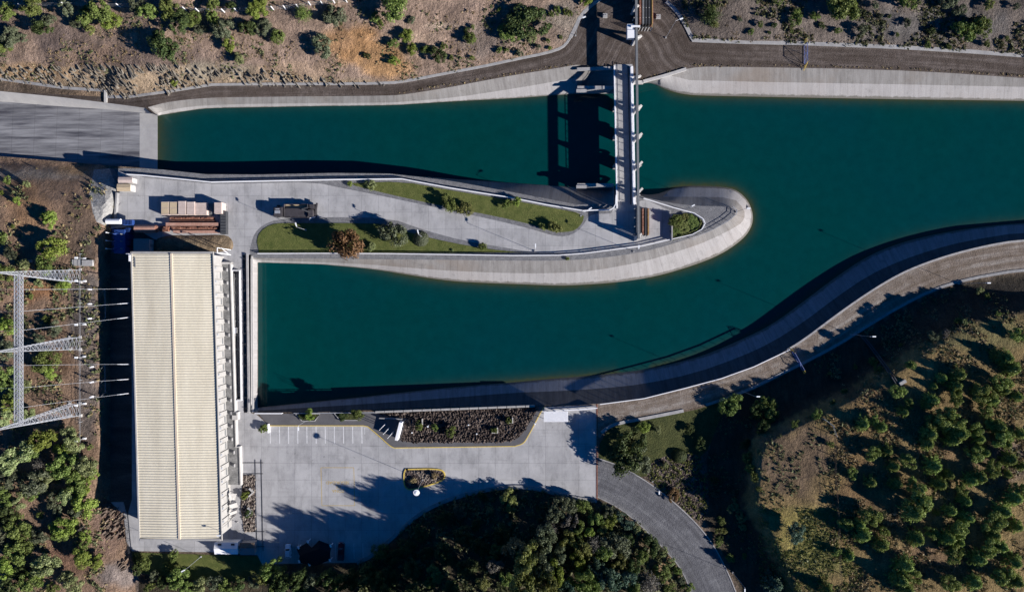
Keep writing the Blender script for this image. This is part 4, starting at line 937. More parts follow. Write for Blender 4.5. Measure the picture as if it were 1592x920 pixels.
shed('equipment_shed', 'lower of two pale sheds, with a tan roof, at the left end of the yard', 'shed', 182, 286, 203, 297.5, 2.9, 'concrete_pale', 'tanwood', group='twin sheds', door=False)
def crate(label, x0, y0, x1, y1, h, top, side='pinkwood', battens=3):
    a, b = Vector(U(x0, y0, h)), Vector(U(x1, y1, h)); w_, d_ = abs(b.x - a.x), abs(a.y - b.y)
    t = thing('packing_crate', label, 'crate', ((a.x + b.x) / 2, (a.y + b.y) / 2, 0), 0, 'packing crates in the yard')
    c = MB(); c.box((0, 0, h / 2), (w_, d_, h)); mk('box', c, M[side], t); c = MB(); c.box((0, 0, h + .03), (w_ - .12, d_ - .12, .06)); mk('lid', c, M[top], t)
    for i in range(battens):
        c = MB(); y = (i / (battens - 1) - .5) * (d_ - .3) if battens > 1 else 0; c.box((0, y, h + .08), (w_ - .1, .12, .05)); mk('batten', c, M[side], t)
    for s_ in (-1, 1):
        c = MB(); c.box((s_ * w_ * .3, 0, .06), (.15, d_ + .06, .12)); mk('skid', c, M['bark'], t)
for a in (('narrow tan crate, leftmost in the yard crate row', 250.5, 313.5, 262, 334, 1.9, 'tanwood'), ('narrow tan crate, second from the left in the yard crate row', 263.5, 313.5, 275.5, 334, 1.9, 'tanwood'),
          ('crate with a half grey lid, third from the left in the yard crate row', 277, 312.5, 289, 334, 2.1, 'pinkwood'), ('wide pinkish crate right of the three narrow crates', 290.5, 313.5, 302.5, 334, 2.0, 'pinkwood'),
          ('broad pale crate with a scuffed lid in the middle of the crate row', 303, 315, 321.5, 334, 1.7, 'pinkwood'), ('tall pale crate at the right end of the yard crate row', 333, 314.5, 344.5, 332, 2.9, 'pinkwood')): crate(*a)
c = MB(); c.box((0, 0, .3), (2.1, 3.4, .6)); c.box((0, 1.4, .75), (2.0, .3, .3)); c.box((.6, 0, .7), (.3, 3.0, .2)); o = single('pallet_platform', c, M['steel_grey'], 'low grey platform in shadow between the broad and the tall crate', 'platform'); o.location = U(327, 325, 0)
# stacked beams
for i, (x0, x1, y, h, w_, l) in enumerate(((267, 334, 340, 1.2, .7, 'rusty beam with a ragged top, upper edge of the beam stack'), (266, 336, 344.5, 1.0, .5, 'thin dark red beam, second from top in the stack'), (262, 343.5, 349.5, 1.6, .95, 'longest pinkish beam across the middle of the stack'),
        (271, 341, 355, 1.2, .8, 'broken rusty beam below the longest pinkish one'), (272, 344, 360.5, 1.1, .7, 'pinkish beam along the lower edge of the stack'))):
    t = thing('rusty_beam', l, 'beam', V3((x0 + x1) / 2, y, 0), 0, 'stacked rusty beams'); ln = m(x1 - x0)
    mt = 'rust_pale' if i in (2, 4) else 'rust'
    c = MB(); c.box((0, 0, h - .06), (ln, w_, .12)); mk('flange', c, M[mt], t); c = MB(); c.box((0, 0, .06), (ln, w_, .12)); mk('flange', c, M[mt], t); c = MB(); c.box((0, 0, h / 2), (ln, .14, h - .2)); mk('web', c, M['rust'], t)
    if i in (0, 3):
        for k in range(14): c = MB(); c.box((random.uniform(-.48, .48) * ln, random.uniform(-.2, .2), h + .12), (random.uniform(.3, 1.4), random.uniform(.15, .4), random.uniform(.1, .35)), random.uniform(-.3, .3)); mk('plate_scrap', c, M['rust'], t)
t = thing('low_skip', 'long dark container standing upright against the right end of the beam stack', 'container', V3(351, 347, 0)); c = MB(); c.box((0, 0, .9), (1.5, 6.6, 1.8)); mk('body', c, M['steel_dark'], t); c = MB(); c.box((0, 0, 1.85), (1.6, 6.7, .1)); mk('lid', c, M['steel_dark'], t)
for k in range(8): c = MB(); c.box((0, -2.9 + k * .83, 1.92), (1.4, .1, .06)); mk('rib', c, M['steel_grey'], t)
t = thing('steel_tank', 'red-brown cylindrical tank lying in shade left of the beam stack', 'tank', V3(233, 356.5, 0)); c = MB(); c.tube((-3.4, 0, 1.3), (2.6, 0, 1.3), 1.15, 20); mk('shell', c, M['rust_pale'], t); c = MB(); c.tube((2.6, 0, 1.3), (3.2, 0, 1.3), 1.15, 20, .7); mk('end_cap', c, M['rust'], t)
for s_ in (-2, 1.4): c = MB(); c.box((s_, 0, .2), (.4, 1.8, .4)); mk('saddle', c, M['concrete'], t)
c = MB(); c.box((0, 0, .5), (2.4, 1.6, 1.0)); c.box((.4, .2, 1.2), (1, .7, .5)); c.tube((-1.6, -.4, .3), (1.4, .5, .9), .2); o = single('scrap_pile', c, M['rust'], 'small heap of rusty scrap between the tank and the beams', 'scrap'); o.location = U(258, 356, 0)
t = thing('oil_tank', 'white cylindrical oil tank with a cooler rack behind the powerhouse', 'tank', V3(194, 348, -1.4)); c = MB(); c.tube((-2.6, .2, 4.6), (1.5, .2, 4.6), .75, 18); mk('shell', c, M['white'], t)
for k in range(7): c = MB(); c.box((1.9 + k * .42, 0, 3.6), (.1, 1.5, 1.5)); mk('cooler_fin', c, M['blue'], t)
for s_ in (-1.8, 1.0): c = MB(); c.box((s_, .2, 2.0), (.3, .8, 4.0)); mk('leg', c, M['steel_grey'], t)
t = thing('power_transformer', 'large blue transformer in the shade at the upper left powerhouse corner', 'transformer', V3(197, 377, 0)); c = MB(); c.box((0, 0, 1.9), (3.0, 6.8, 3.8)); mk('tank', c, M['blue'], t)
for s_ in (-1, 1):
    for k in range(4): c = MB(); [c.box((s_ * (2.0 + .0 * j), -2.9 + k * 1.9 + j * .22, 1.9), (.9, .08, 2.8)) for j in range(6)]; mk('radiator', c, M['blue'], t)
for k in range(3):
    c = MB(); p = (-.9, -2.1 + k * 2.1, 3.8); c.lathe(p, [(.28, 0), (.28, .2), (.16, .25), (.2, .5), (.13, .6), (.18, .9), (.11, 1.0), (.15, 1.3), (.05, 1.7)], 10); mk('bushing', c, M['blue'], t)
    c = MB(); c.lathe((.8, -2.1 + k * 2.1, 3.8), [(.18, 0), (.18, .3), (.1, .35), (.14, .8), (.04, 1.0)], 10); mk('bushing', c, M['steel_grey'], t)
    c = MB(); c.tube((-3.2, -2.1 + k * 2.3, 0), (-3.2, -2.1 + k * 2.3, 4.6), .08); c.box((-3.2, -2.1 + k * 2.3, 4.7), (.3, .3, .25)); mk('terminal_post', c, M['white'], t)
for s_ in (-1.0, 1.0): c = MB(); c.tube((s_, 3.4, 3.4), (s_, 4.1, 1.0), .15); mk('pipe', c, M['blue'], t)
shed('control_kiosk', 'plain grey flat-roofed kiosk beside the blue transformer', 'kiosk', 207.5, 371, 232, 391, 3.0, 'concrete', 'steel_grey', rise=.05, door=True)
def mound(name, poly, h, mat, label, cat, z0=0, s=3.2, ns=12):
    P = [(x, y) for x in np.arange(min(p[0] for p in poly), max(p[0] for p in poly), s) for y in np.arange(min(p[1] for p in poly), max(p[1] for p in poly), s)]
    P = np.array(P); P = P[inside(P, poly)]; n0 = len(P); b = np.array(dens(poly + poly[:1], s)[:-1]); P = np.vstack([P, b]); d = dist(P, poly + poly[:1])
    z = h * (1 - np.exp(-d / 6.0)) * (.75 + .9 * fbm(P, ns, 3)) ; z[n0:] = -.05
    nb = len(b); E = [(n0 + i, n0 + (i + 1) % nb) for i in range(nb)]
    V, _, F, *_r = delaunay_2d_cdt([Vector(p) for p in P], E, [], 1 if False else 0, 1e-3)
    V = [(v.x, v.y) for v in V]; zz = list(z) + [0] * (len(V) - len(z)); c = MB(); cen = np.array([np.mean([V[i] for i in f], 0) for f in F]); ok = inside(cen, poly)
    c.add([U(v[0], v[1], z0 + zz[i]) for i, v in enumerate(V)], [tuple(f)[::-1] for f, k in zip(F, ok) if k], True); return single(name, c, M[mat], label, cat)
mound('soil_heap', ch([(236,392),(240,372),(262,365),(300,366),(345,364),(358,368),(364,380),(360,391),(300,392),(236,392)],1), 1.6, 'soil_pile', 'heap of brown soil against the upper end of the powerhouse', 'soil heap')
# white shelter, site trailer and tiled lean-to
t = thing('white_shelter', 'white corrugated shelter roof on posts at the end of the rock bed', 'shelter', V3(864.5, 647.5, 0)); L = t.location.copy(); h = 2.9
c = MB(); n = 24
for i in range(n):
    x0, x1 = 845.5 + 37.5 * i / n, 845.5 + 37.5 * (i + .8) / n; a, b = Vector(U(x0, 639, h - .15)) - L, Vector(U(x1, 655.5, h)) - L; c.bx(a.x, a.y, h - .1, b.x, b.y, h + .02); 
a, b = Vector(U(845.5, 639.5, h)) - L, Vector(U(883, 655, h)) - L; c.bx(a.x, a.y, h - .12, b.x, b.y, h - .02); mk('roof', c, M['white'], t)
c = MB(); c.bx(a.x, a.y, h - .3, b.x, a.y - .5, h - .11); mk('rear_gutter', c, M['blue_soft'], t)
for x in (a.x + .3, 0, b.x - .3):
    for y in (a.y - .3, b.y + .3): c = MB(); c.box((x, y, h / 2 - .1), (.12, .12, h - .2)); mk('post', c, M['white'], t)
t = shed('site_trailer', 'white site trailer with two dark roof hatches below the powerhouse', 'trailer', 333.5, 842.5, 370, 861, 2.8, 'white', 'white', rise=.5, over=.1)
for x in (-1.8, 2.0): c = MB(); c.box((x, 1.2, 3.12), (1.0, .5, .12)); mk('roof_hatch', c, M['steel_dark'], t)
t = shed('tiled_store', 'small store with a brown tiled strip roof beside the white trailer', 'store', 373.5, 843, 396, 862, 2.5, 'concrete', 'steel_grey', rise=.15); c = MB(); c.box((0, 1.05, 2.72), (4.3, 1.5, .14)); mk('tiled_roof', c, M['tile'], t)
c = MB(); c.box((0, 0, .4), (3.0, 1.7, .8)); c.box((-3.2, .1, .25), (2.6, 1.8, .5)); o = single('concrete_chamber', c, M['concrete'], 'pale concrete valve chamber on the hillside near the top pylon foot', 'chamber'); o.location = U(138, 409, zat(138, 409))
c = MB(); c.box((0, 0, .35), (2.2, .8, .7)); c.box((-1.6, .4, .2), (.8, .4, .4)); o = single('concrete_chamber', c, M['concrete'], 'small pale block on the hillside left of the top pylon leg', 'chamber'); o.location = U(45, 406, zat(45, 406))
st = thing('entry_step', 'small pale entrance block with a dark doorway beside the powerhouse annex', 'entrance', V3(369, 645, 0)); c = MB(); c.box((0, 0, .9), (1.6, 2.2, 1.8)); mk('box', c, M['concrete_pale'], st); c = MB(); c.box((-.1, .6, 1.85), (1.0, .7, .1)); mk('opening', c, M['steel_dark'], st)
# planters
for (x, y, w_, d_, l, mt) in ((418.3, 665, .35, 2.6, 'white end wall beside the small shrub at the car park corner', 'white'), ):
    c = MB(); c.box((0, 0, .45), (w_, d_, .9)); o = single('planter_wall', c, M[mt], l, 'planter wall'); o.location = U(x, y, 0)
for i, (q, l) in enumerate(zip(ISLAND_PADS, ('left of two sloping-sided planter boxes by the forebay rail', 'right of two sloping-sided planter boxes by the forebay rail'))):
    c = MB(); c.ribbon([U(a, b, .1) for a, b in q + q[:1]], .22, -.1, .5); single('planter_box', c, M['concrete'], l, 'planter box', 'planter boxes')
for (x, y, l) in ((657, 654.5, 'low white angle wall behind the left shrub in the rock bed'), (773.5, 668, 'low white angle wall beside the right lower shrub in the rock bed'), (797, 652.5, 'low white angle wall beside the upper right shrub in the rock bed')):
    c = MB(); c.box((0, 0, .4), (.3, 1.7, .8)); c.box((-.9, -.75, .3), (1.6, .25, .6)); o = single('planter_wall', c, M['concrete_pale'], l, 'planter wall'); o.location = U(x, y, .15)
for (x, y, r_, l) in ((388.5, 764, .9, 'white chevron wall beside the green shrub in the powerhouse rock bed'), (386, 794, .7, 'grey chevron wall behind the lower shrub in the powerhouse rock bed')):
    c = MB(); c.beam((0, 1.1, .4), (1.2, 0, .4), .35, .8); c.beam((1.2, 0, .4), (-.2, -1.3, .4), .35, .8); o = single('planter_wall', c, M['concrete_pale' if r_ > .8 else 'concrete'], l, 'planter wall'); o.location = U(x, y, .1)

# ------------------------------------------------------------------ vehicles (nose towards +y)
def wheel(parent, x, y, r_=.32, w_=.22):
    c = MB(); c.tube((x - w_ / 2, y, r_), (x + w_ / 2, y, r_), r_, 16); t = mk('wheel', c, M['black'], parent); c = MB(); s_ = 1 if x > 0 else -1; c.tube((x + s_ * w_ * .3, y, r_), (x + s_ * (w_ / 2 + .01), y, r_), r_ * .6, 12); mk('rim', c, M['galv'], t)
def loft(c, secs):
    """sections (y, half width, z low, z high, half width at top)"""
    vs = []; 
    for y, hw, zl, zh, ht in secs: vs += [(-hw * .96, y, zl), (hw * .96, y, zl), (hw, y, (zl + zh) / 2), (ht, y, zh), (-ht, y, zh), (-hw, y, (zl + zh) / 2)]
    n = len(secs); fs = [(0, 5, 4, 3, 2, 1), tuple(6 * (n - 1) + i for i in range(6))]
    for i in range(n - 1):
        for j in range(6): a = 6 * i + j; b = 6 * i + (j + 1) % 6; fs.append((a, b, b + 6, a + 6))
    return c.add(vs, fs)
def car(label, px, py, rz, paint, pickup=False):
    t = thing('parked_car' if not pickup else 'pickup_truck', label, 'car' if not pickup else 'pickup', U(px, py, 0), rz); b = M[paint]
    Lh, W = (2.0, .86) if not pickup else (2.6, .92)
    c = MB(); loft(c, [(-Lh, W * .85, .35, .75, W * .8), (-Lh * .9, W, .22, .92, W * .93), (0, W, .2, .95, W * .93), (Lh * .55, W, .2, .92, W * .9), (Lh * .92, W * .93, .22, .78, W * .82), (Lh, W * .75, .35, .62, W * .7)]); mk('body', c, b, t)
    y0, y1, y2, y3 = (-1.75, -1.35, .35, .95) if not pickup else (-.75, -.6, .75, 1.3)
    c = MB(); loft(c, [(y0, W * .86, .9, .93, W * .82), (y1, W * .84, .9, 1.42, W * .68), (y2, W * .84, .9, 1.44, W * .68), (y3, W * .86, .88, .93, W * .82)]); cb = mk('cabin', c, b, t)
    g = M['glass']
    def quad(nm, vs): c = MB(); c.add(vs, [(0, 1, 2, 3)]); mk(nm, c, g, cb)
    e = .025
    quad('windshield', [(-W * .78, y3 - .08, 1.0 + e), (W * .78, y3 - .08, 1.0 + e), (W * .62, y2 + .06, 1.42 + e), (-W * .62, y2 + .06, 1.42 + e)])
    quad('rear_window', [(-W * .76, y0 + .06, 1.0 + e), (W * .76, y0 + .06, 1.0 + e), (W * .62, y1 - .04, 1.4 + e), (-W * .62, y1 - .04, 1.4 + e)])
    for s_ in (-1, 1): quad('side_window', [(s_ * (W * .85 + e), y1, 1.0), (s_ * (W * .85 + e), y2, 1.0), (s_ * (W * .72 + e), y2 - .1, 1.34), (s_ * (W * .72 + e), y1 + .1, 1.34)])
    for s_ in (-1, 1):
        c = MB(); c.box((s_ * W * .62, Lh * .93, .68), (.34, .16, .14)); mk('headlight', c, M['lamp_glass'], t)
        c = MB(); c.box((s_ * W * .72, -Lh * .95, .72), (.22, .12, .2)); mk('tail_light', c, M['red'], t)
        c = MB(); c.box((s_ * (W + .12), y2 + .25, 1.0), (.2, .12, .14)); mk('mirror', c, b, t)
        for yy in (-Lh * .62, Lh * .62): wheel(t, s_ * (W - .1), yy)
    if pickup:
        c = MB(); c.box((0, -1.65, .97), (1.5, 1.7, .06)); mk('bed', c, M['steel_dark'], t)
        for s_ in (-1, 1): c = MB(); c.box((s_ * .8, -1.65, 1.05), (.1, 1.75, .2)); mk('bed_side', c, b, t)
    return t
car('white hatchback parked at the left end of the shaded parking row', 449, 855, R(2), 'car_white')
car('dark red pickup parked right of the black shade net', 531, 855.5, R(-2), 'red', True)
# black shade net on white posts
t = thing('shade_net', 'black shade net tent on white posts over the shaded parking bays', 'shade net', V3(489, 859, 0)); L = t.location.copy()
top = [(461, 853, 2.3), (477, 843, 2.6), (484.5, 851, 3.0), (496, 839.5, 3.5), (516, 847, 2.4), (513.5, 858, 3.1), (513, 870, 2.4), (491, 879, 2.9), (464, 874, 2.3), (465.5, 863, 2.8)]
mid = [(482, 857, 3.3), (497, 852, 3.7), (500, 866, 3.2), (478, 867, 3.0)]; pts = [Vector(U(*p)) - L for p in top + mid]
V, _, F, *_r = delaunay_2d_cdt([Vector((p.x, p.y)) for p in pts], [(i, (i + 1) % len(top)) for i in range(len(top))], [], 1, 1e-4)
c = MB(); c.add(pts, [tuple(f) for f in F]); c.add([p - Vector((0, 0, .05)) for p in pts], [tuple(f)[::-1] for f in F]); mk('net', c, M['black_net'], t)
for x, y, z in ((464, 851, 2.5), (478.5, 842, 2.7), (514, 848.5, 2.6), (513, 871, 2.5), (465, 872.5, 2.5), (481, 877.5, 2.6)):
    c = MB(); p = Vector(U(x, y, z)) - L; c.beam((p.x, p.y, 0), p, .16); c.box(p + Vector((0, .1, .05)), (.5, .9, .12), .4); mk('post', c, M['white'], t)
# crane truck on the peninsula road
t = thing('crane_truck', 'dark flatbed truck with a rear loader crane beside the lower lawn', 'truck', V3(461, 329, 0)); k = m(1)
def tx(px): return (px - 461) * k
def ty(py): return -(py - 329) * k
b = M['truck']; c = MB(); c.bx(tx(444), ty(339), .55, tx(494), ty(318), .95); mk('chassis', c, M['steel_dark'], t)
c = MB(); c.bx(tx(429.5), ty(338), .5, tx(443.5), ty(323.5), 2.35); c.bx(tx(430.5), ty(337), 2.35, tx(442.5), ty(324.5), 2.6); cb = mk('cab', c, b, t)
c = MB(); c.bx(tx(429.2), ty(336.5), 1.5, tx(429.6), ty(325), 2.2); mk('windshield', c, M['glass'], cb); c = MB(); c.bx(tx(432), ty(333.5), 2.6, tx(440), ty(329), 2.75); mk('roof_vent', c, M['galv'], cb); c = MB(); c.bx(tx(433), ty(327.5), 2.6, tx(439), ty(326), 2.68); mk('light_bar', c, M['galv'], cb)
c = MB(); c.bx(tx(446), ty(338.5), .95, tx(481), ty(319), 1.08); mk('bed_floor', c, M['tanwood'], t)
for y in (339, 325.4, 318.6): c = MB(); c.bx(tx(446), ty(y), 1.0, tx(481), ty(y + .5), 2.0); mk('side_board', c, b, t)
for x in (445, 481): c = MB(); c.bx(tx(x), ty(339), 1.0, tx(x + .7), ty(318.6), 2.2); mk('end_board', c, b, t)
c = MB(); c.bx(tx(446), ty(338.5), 1.85, tx(481), ty(325.4), 1.95); mk('load_cover', c, b, t)
c = MB(); c.bx(tx(483), ty(338), 1, tx(490), ty(327.5), 2.5); c.bx(tx(484), ty(326), .9, tx(491), ty(319), 1.9); mk('crane_base', c, b, t)
c = MB(); c.beam((tx(486), ty(332), 2.5), (tx(474), ty(327.5), 3.1), .4); c.beam((tx(474), ty(327.5), 3.1), (tx(484), ty(324.5), 2.9), .3); mk('crane_arm', c, M['steel_dark'], t)
c = MB(); c.beam((tx(491), ty(337), .9), (tx(495), ty(316.5), 1.4), .5); mk('tail_beam', c, b, t); c = MB(); c.beam((tx(483), ty(340), .9), (tx(492), ty(337.5), .9), .3); c.beam((tx(483), ty(340), .9), (tx(482.5), ty(342), .5), .3); mk('outrigger', c, M['white'], t)
for x in (434, 458, 473, 480): 
    for y in (337.5, 320.5):
        c = MB(); c.tube((tx(x), ty(y) - .18, .5), (tx(x), ty(y) + .18, .5), .5, 16); mk('wheel', c, M['black'], t)

# ------------------------------------------------------------------ pylons and conductors
def lattice(c, a0, a1, w0, w1, n, ax, ay, r_=.055, rb=.03):
    """four-legged lattice from a0 to a1; w0/w1 = (half sizes) at both ends along ax, ay"""
    a0, a1 = Vector(a0), Vector(a1); rows = []
    for i in range(n + 1):
        t = i / n; p = a0.lerp(a1, t); u = ax * (w0[0] + (w1[0] - w0[0]) * t); v = ay * (w0[1] + (w1[1] - w0[1]) * t)
        rows.append([p - u - v, p + u - v, p + u + v, p - u + v])
    for j in range(4): c.beam(rows[0][j], rows[-1][j], r_ * 2)
    for i in range(n):
        for j in range(4):
            k2 = (j + 1) % 4; c.beam(rows[i][j], rows[i + 1][k2], rb * 2); c.beam(rows[i][k2], rows[i + 1][j], rb * 2); c.beam(rows[i + 1][j], rows[i + 1][k2], rb * 2)
X, Y, Z = Vector((1, 0, 0)), Vector((0, 1, 0)), Vector((0, 0, 1)); ZB = 22.5
py = []
for yb, yt, l in ((425, 425, 'top'), (531, 543, 'middle'), (637, 659, 'lowest')):
    top = Vector(U(29, yt, ZB + zat(110, yb))); base = Vector((top.x, top.y, 0)); 
    for _ in range(3): 
        pxb = base.x * S * H / (H - zat(112, yb)) + CX; 
    gz = zat(112, yb); base.z = gz; py.append((top, base, gz))
    t = thing('lattice_pylon', f'{l} of three grey lattice pylons carrying the line left of the powerhouse', 'pylon', base, 0, 'pylons of the line portal'); 
    c = MB(); lattice(c, (0, 0, 0), top - base, (1.5, 1.75), (.45, .5), 13, X, Y); mk('lattice_body', c, M['galv'], t)
    c = MB(); lattice(c, top - base + Vector((0, 0, .1)), top - base + Vector((0, 0, 7.5)), (.45, .5), (.12, .12), 6, X, Y, .05, .03); mk('lattice_peak', c, M['galv'], t)
    for sx in (-1, 1):
        for sy in (-1, 1): c = MB(); c.box((sx * 1.5, sy * 1.75, -.05), (.8, .8, .7)); mk('footing', c, M['concrete_pale'], t)
t = thing('portal_beam', 'long grey lattice crossbeam joining the three pylons', 'beam', py[1][0]); 
for a, b in ((py[0][0], py[1][0]), (py[1][0], py[2][0])):
    c = MB(); d_ = (b - a).normalized(); lattice(c, a - t.location, b - t.location, (.68, .6), (.68, .6), 17, d_.cross(Z).normalized(), Z, .065, .04); mk('lattice_span', c, M['galv'], t)
ends = [(449, 450), (471, 484), (493, 514), (566, 568), (589, 603), (611, 634)]
for i, (ya, yb) in enumerate(ends):
    a = Vector(U(201, ya, 8.2)); b = Vector(U(29, yb, ZB + 3)); names = ('topmost', 'second from top', 'third from top', 'fourth from top', 'fifth from top', 'lowest')
    t = thing('power_line', f'{names[i]} of six overhead conductors between powerhouse wall and portal beam', 'power line', a, 0, 'overhead conductors'); c = MB(); pts = []
    for k in range(15): s_ = k / 14; p = a.lerp(b, s_); p.z -= 4 * .7 * s_ * (1 - s_); pts.append(p - a)
    for k in range(1, 8): p = pts[-1] + (b - a) / 14 * k; p.z = pts[-1].z - .25 * k; 
    ext = [b - a + (b - a).normalized() * 0, b - a + Vector((-60, (b - a).y * .1, 1))]
    c.path(pts + ext[1:], .03, 5); mk('cable', c, M['galv'], t)
    c = MB(); d_ = (pts[3] - pts[0]).normalized(); c.tube((0, 0, 0), d_ * 3.0, .05, 6)
    for k in range(10): c.tube(d_ * (.3 + k * .22), d_ * (.38 + k * .22), .15, 8)
    mk('insulator_string', c, M['white'], t)
    x, y = (155.5, ya + 1) if i < 3 else (158.5, ya + 1); t = thing('arrester_post', f'{names[i]} of six white capped equipment posts in the shade left of the powerhouse', 'equipment post', U(x + 3, y, 0), 0, 'arrester posts')
    c = MB(); c.tube((0, 0, 0), (0, 0, 5.0), .11); c.beam((0, 0, 3.6), (1.6, 0, 2.4), .1); mk('stand', c, M['steel_grey'], t); c = MB(); c.tube((0, 0, 5.0), (0, 0, 6.6), .14, 8); [c.tube((0, 0, 5.1 + k * .3), (0, 0, 5.2 + k * .3), .24, 10) for k in range(5)]; c.box((.5, 0, 6.65), (1.4, .1, .1)); mk('insulator', c, M['white'], t)
for y0, y1, l in ((449, 494, 'upper'), (567, 610, 'lower')):
    c = MB(); c.beam(U(163, y0, 4.2), U(164, y1, 4.2), .2)
    for y in np.linspace(y0, y1, 3): c.beam(U(163.5, y, 0), U(163.5, y, 4.2), .2); c.beam(U(163.5, y, 4.2), U(157, y + 6, 4.2), .12)
    single('busbar_frame', c, M['steel_grey'], f'{l} dark steel busbar frame in the shade left of the powerhouse', 'frame', 'busbar frames')
t = thing('access_ladder', 'long pair of pipes running up the shaded slope to the plantation', 'pipes', V3(1370, 575, zat(1370, 575))); L = t.location.copy()
for o_ in (0, 4):
    c = MB(); c.path([Vector(U(x + o_, y, zat(x + o_, y) + .25)) - L for x, y in ((1338, 522), (1350, 536), (1362, 552), (1376, 571), (1386, 586), (1393, 597))], .22, 8); mk('pipe', c, M['steel_dark'], t)
c = MB(); c.box((0, 0, .3), (2.0, .9, .7), R(30)); o = single('culvert_head', c, M['concrete'], 'small concrete headwall at the upper end of the slope pipes', 'headwall'); o.location = U(1402, 594, zat(1402, 594))
# ------------------------------------------------------------------ vegetation
def leaf_cloud(seed, kind):
    """unit crown (radius 1, base at z=0, top near z=1.. scaled later) made of many leaf-sized faces"""
    r = np.random.default_rng(seed); P = []; N = []
    if kind in ('bush', 'round', 'clumpy'):
        ncl = {'bush': 34, 'round': 46, 'clumpy': 19}[kind]; cl = []
        for i in range(ncl):
            a = r.uniform(0, 2 * PI); q = math.sqrt(r.uniform(0, 1)) * {'bush': .78, 'round': .70, 'clumpy': .80}[kind]
            q *= 1 + .25 * math.sin(2 * a + seed) * (kind != 'round')
            top = math.sqrt(max(0, 1 - min(q, 1) ** 2)); z = .30 + r.uniform(.15, .95) * top * .62
            cl.append((q * math.cos(a), q * math.sin(a), z, r.uniform(.13, .36) if kind != 'clumpy' else r.uniform(.2, .40)))
        per = 4600 // ncl
        for x, y, z, s in cl:
            d = r.normal(size=(per, 3)); d[:, 2] = np.abs(d[:, 2]) * .9 - .25; d /= np.linalg.norm(d, axis=1)[:, None]
            rad = s * (1 - np.abs(r.normal(0, .34, per)))[:, None]
            P.append(np.array([x, y, z]) + d * rad * (1, 1, .85)); N.append(d + r.normal(0, .45, (per, 3)))
        sz = .036
    elif kind == 'pine':
        for i in range(150):
            t = r.uniform(0, 1) ** .8; L = (1 - t) * .95 + .12; a = i * 2.399 + r.uniform(-.2, .2); L *= r.uniform(.75, 1.08)
            n = int(40 * L) + 6; s = np.linspace(.1, 1, n); z = .12 + t * .86 + s * L * (.10 - .22 * (1 - t)) 
            side = r.normal(0, 1, (n, 3)) * (.05 * (1.25 - s * .6))[:, None]
            P.append(np.c_[np.cos(a) * s * L, np.sin(a) * s * L, z] + side); N.append(np.c_[np.cos(a) * s, np.sin(a) * s, np.full(n, .6)] + r.normal(0, .7, (n, 3)))
        sz = .040
    elif kind == 'bare':
        for i in range(240):
            a = r.uniform(0, 2 * PI); e = r.uniform(.15, 1.4); L = r.uniform(.6, 1.0); n = 13; s = np.linspace(.25, 1, n)
            P.append(np.c_[np.cos(a) * np.cos(e) * s * L, np.sin(a) * np.cos(e) * s * L, .1 + np.sin(e) * s * L * .85] + r.normal(0, .05, (n, 3))); N.append(r.normal(0, 1, (n, 3)) + (0, 0, .5))
        sz = .028
    elif kind == 'trim':
        n = 3200; d = r.normal(size=(n, 3)); d[:, 2] = np.abs(d[:, 2]); d /= np.linalg.norm(d, axis=1)[:, None]
        P.append(d * (.97 + r.normal(0, .03, n))[:, None] * (1, 1, .9)); N.append(d + r.normal(0, .3, (n, 3))); sz = .042
    P = np.vstack(P); N = np.vstack(N); N /= np.linalg.norm(N, axis=1)[:, None] + 1e-9
    P[:, 2] = np.maximum(P[:, 2], .03)
    u = np.cross(N, r.normal(size=N.shape)); u /= np.linalg.norm(u, axis=1)[:, None] + 1e-9; v = np.cross(N, u)
    s = (sz * r.uniform(.6, 1.5, len(P)))[:, None]; u *= s * 1.25; v *= s * .8
    V = np.stack([P - u - v * .5, P + u * .2 - v, P + u + v * .4, P - u * .1 + v], 1).reshape(-1, 3)
    return V, len(P)
CROWNS = {}
def crown_mesh(kind, colour, var):
    k = (kind, colour, var)
    if k not in CROWNS:
        V, n = leaf_cloud(hash_(kind) + var * 13, kind); me = bpy.data.meshes.new(f'{colour}_crown')
        me.vertices.add(4 * n); me.vertices.foreach_set('co', V.ravel()); me.loops.add(4 * n); me.loops.foreach_set('vertex_index', np.arange(4 * n, dtype=np.int32))
        me.polygons.add(n); me.polygons.foreach_set('loop_start', np.arange(0, 4 * n, 4, dtype=np.int32))
        me.update(calc_edges=True); me.materials.append(M['f_' + colour]); CROWNS[k] = me
    return CROWNS[k]
def hash_(s): return sum(ord(c) * (i + 3) for i, c in enumerate(s)) % 1000
TR = {}
def trunk_mesh(var):
    if var not in TR:
        r = random.Random(var); c = MB(); top = Vector((r.uniform(-.05, .05), r.uniform(-.05, .05), .5)); c.tube((0, 0, -.06), top, .055, 7, .03)
        for i in range(6):
            a = i * 1.05 + r.uniform(-.2, .2); z = r.uniform(.22, .48); c.tube(top * (z / .5), (math.cos(a) * r.uniform(.35, .6), math.sin(a) * r.uniform(.35, .6), z + r.uniform(.15, .35)), .025, 5, .008)
        TR[var] = mesh_from('trunk', c, M['bark'])
    return TR[var]
KW = {'olive': 'mid green', 'dark': 'dark green', 'pine': 'green', 'bright': 'bright green', 'pale': 'pale green', 'grey': 'grey bare-twigged', 'greygreen': 'grey-green', 'straw': 'brown', 'scrub': 'dull green', 'rust': 'rust brown', 'bluegreen': 'blue-green', 'yellowgreen': 'yellow-green'}
USED = set(); NPLANT = [0]
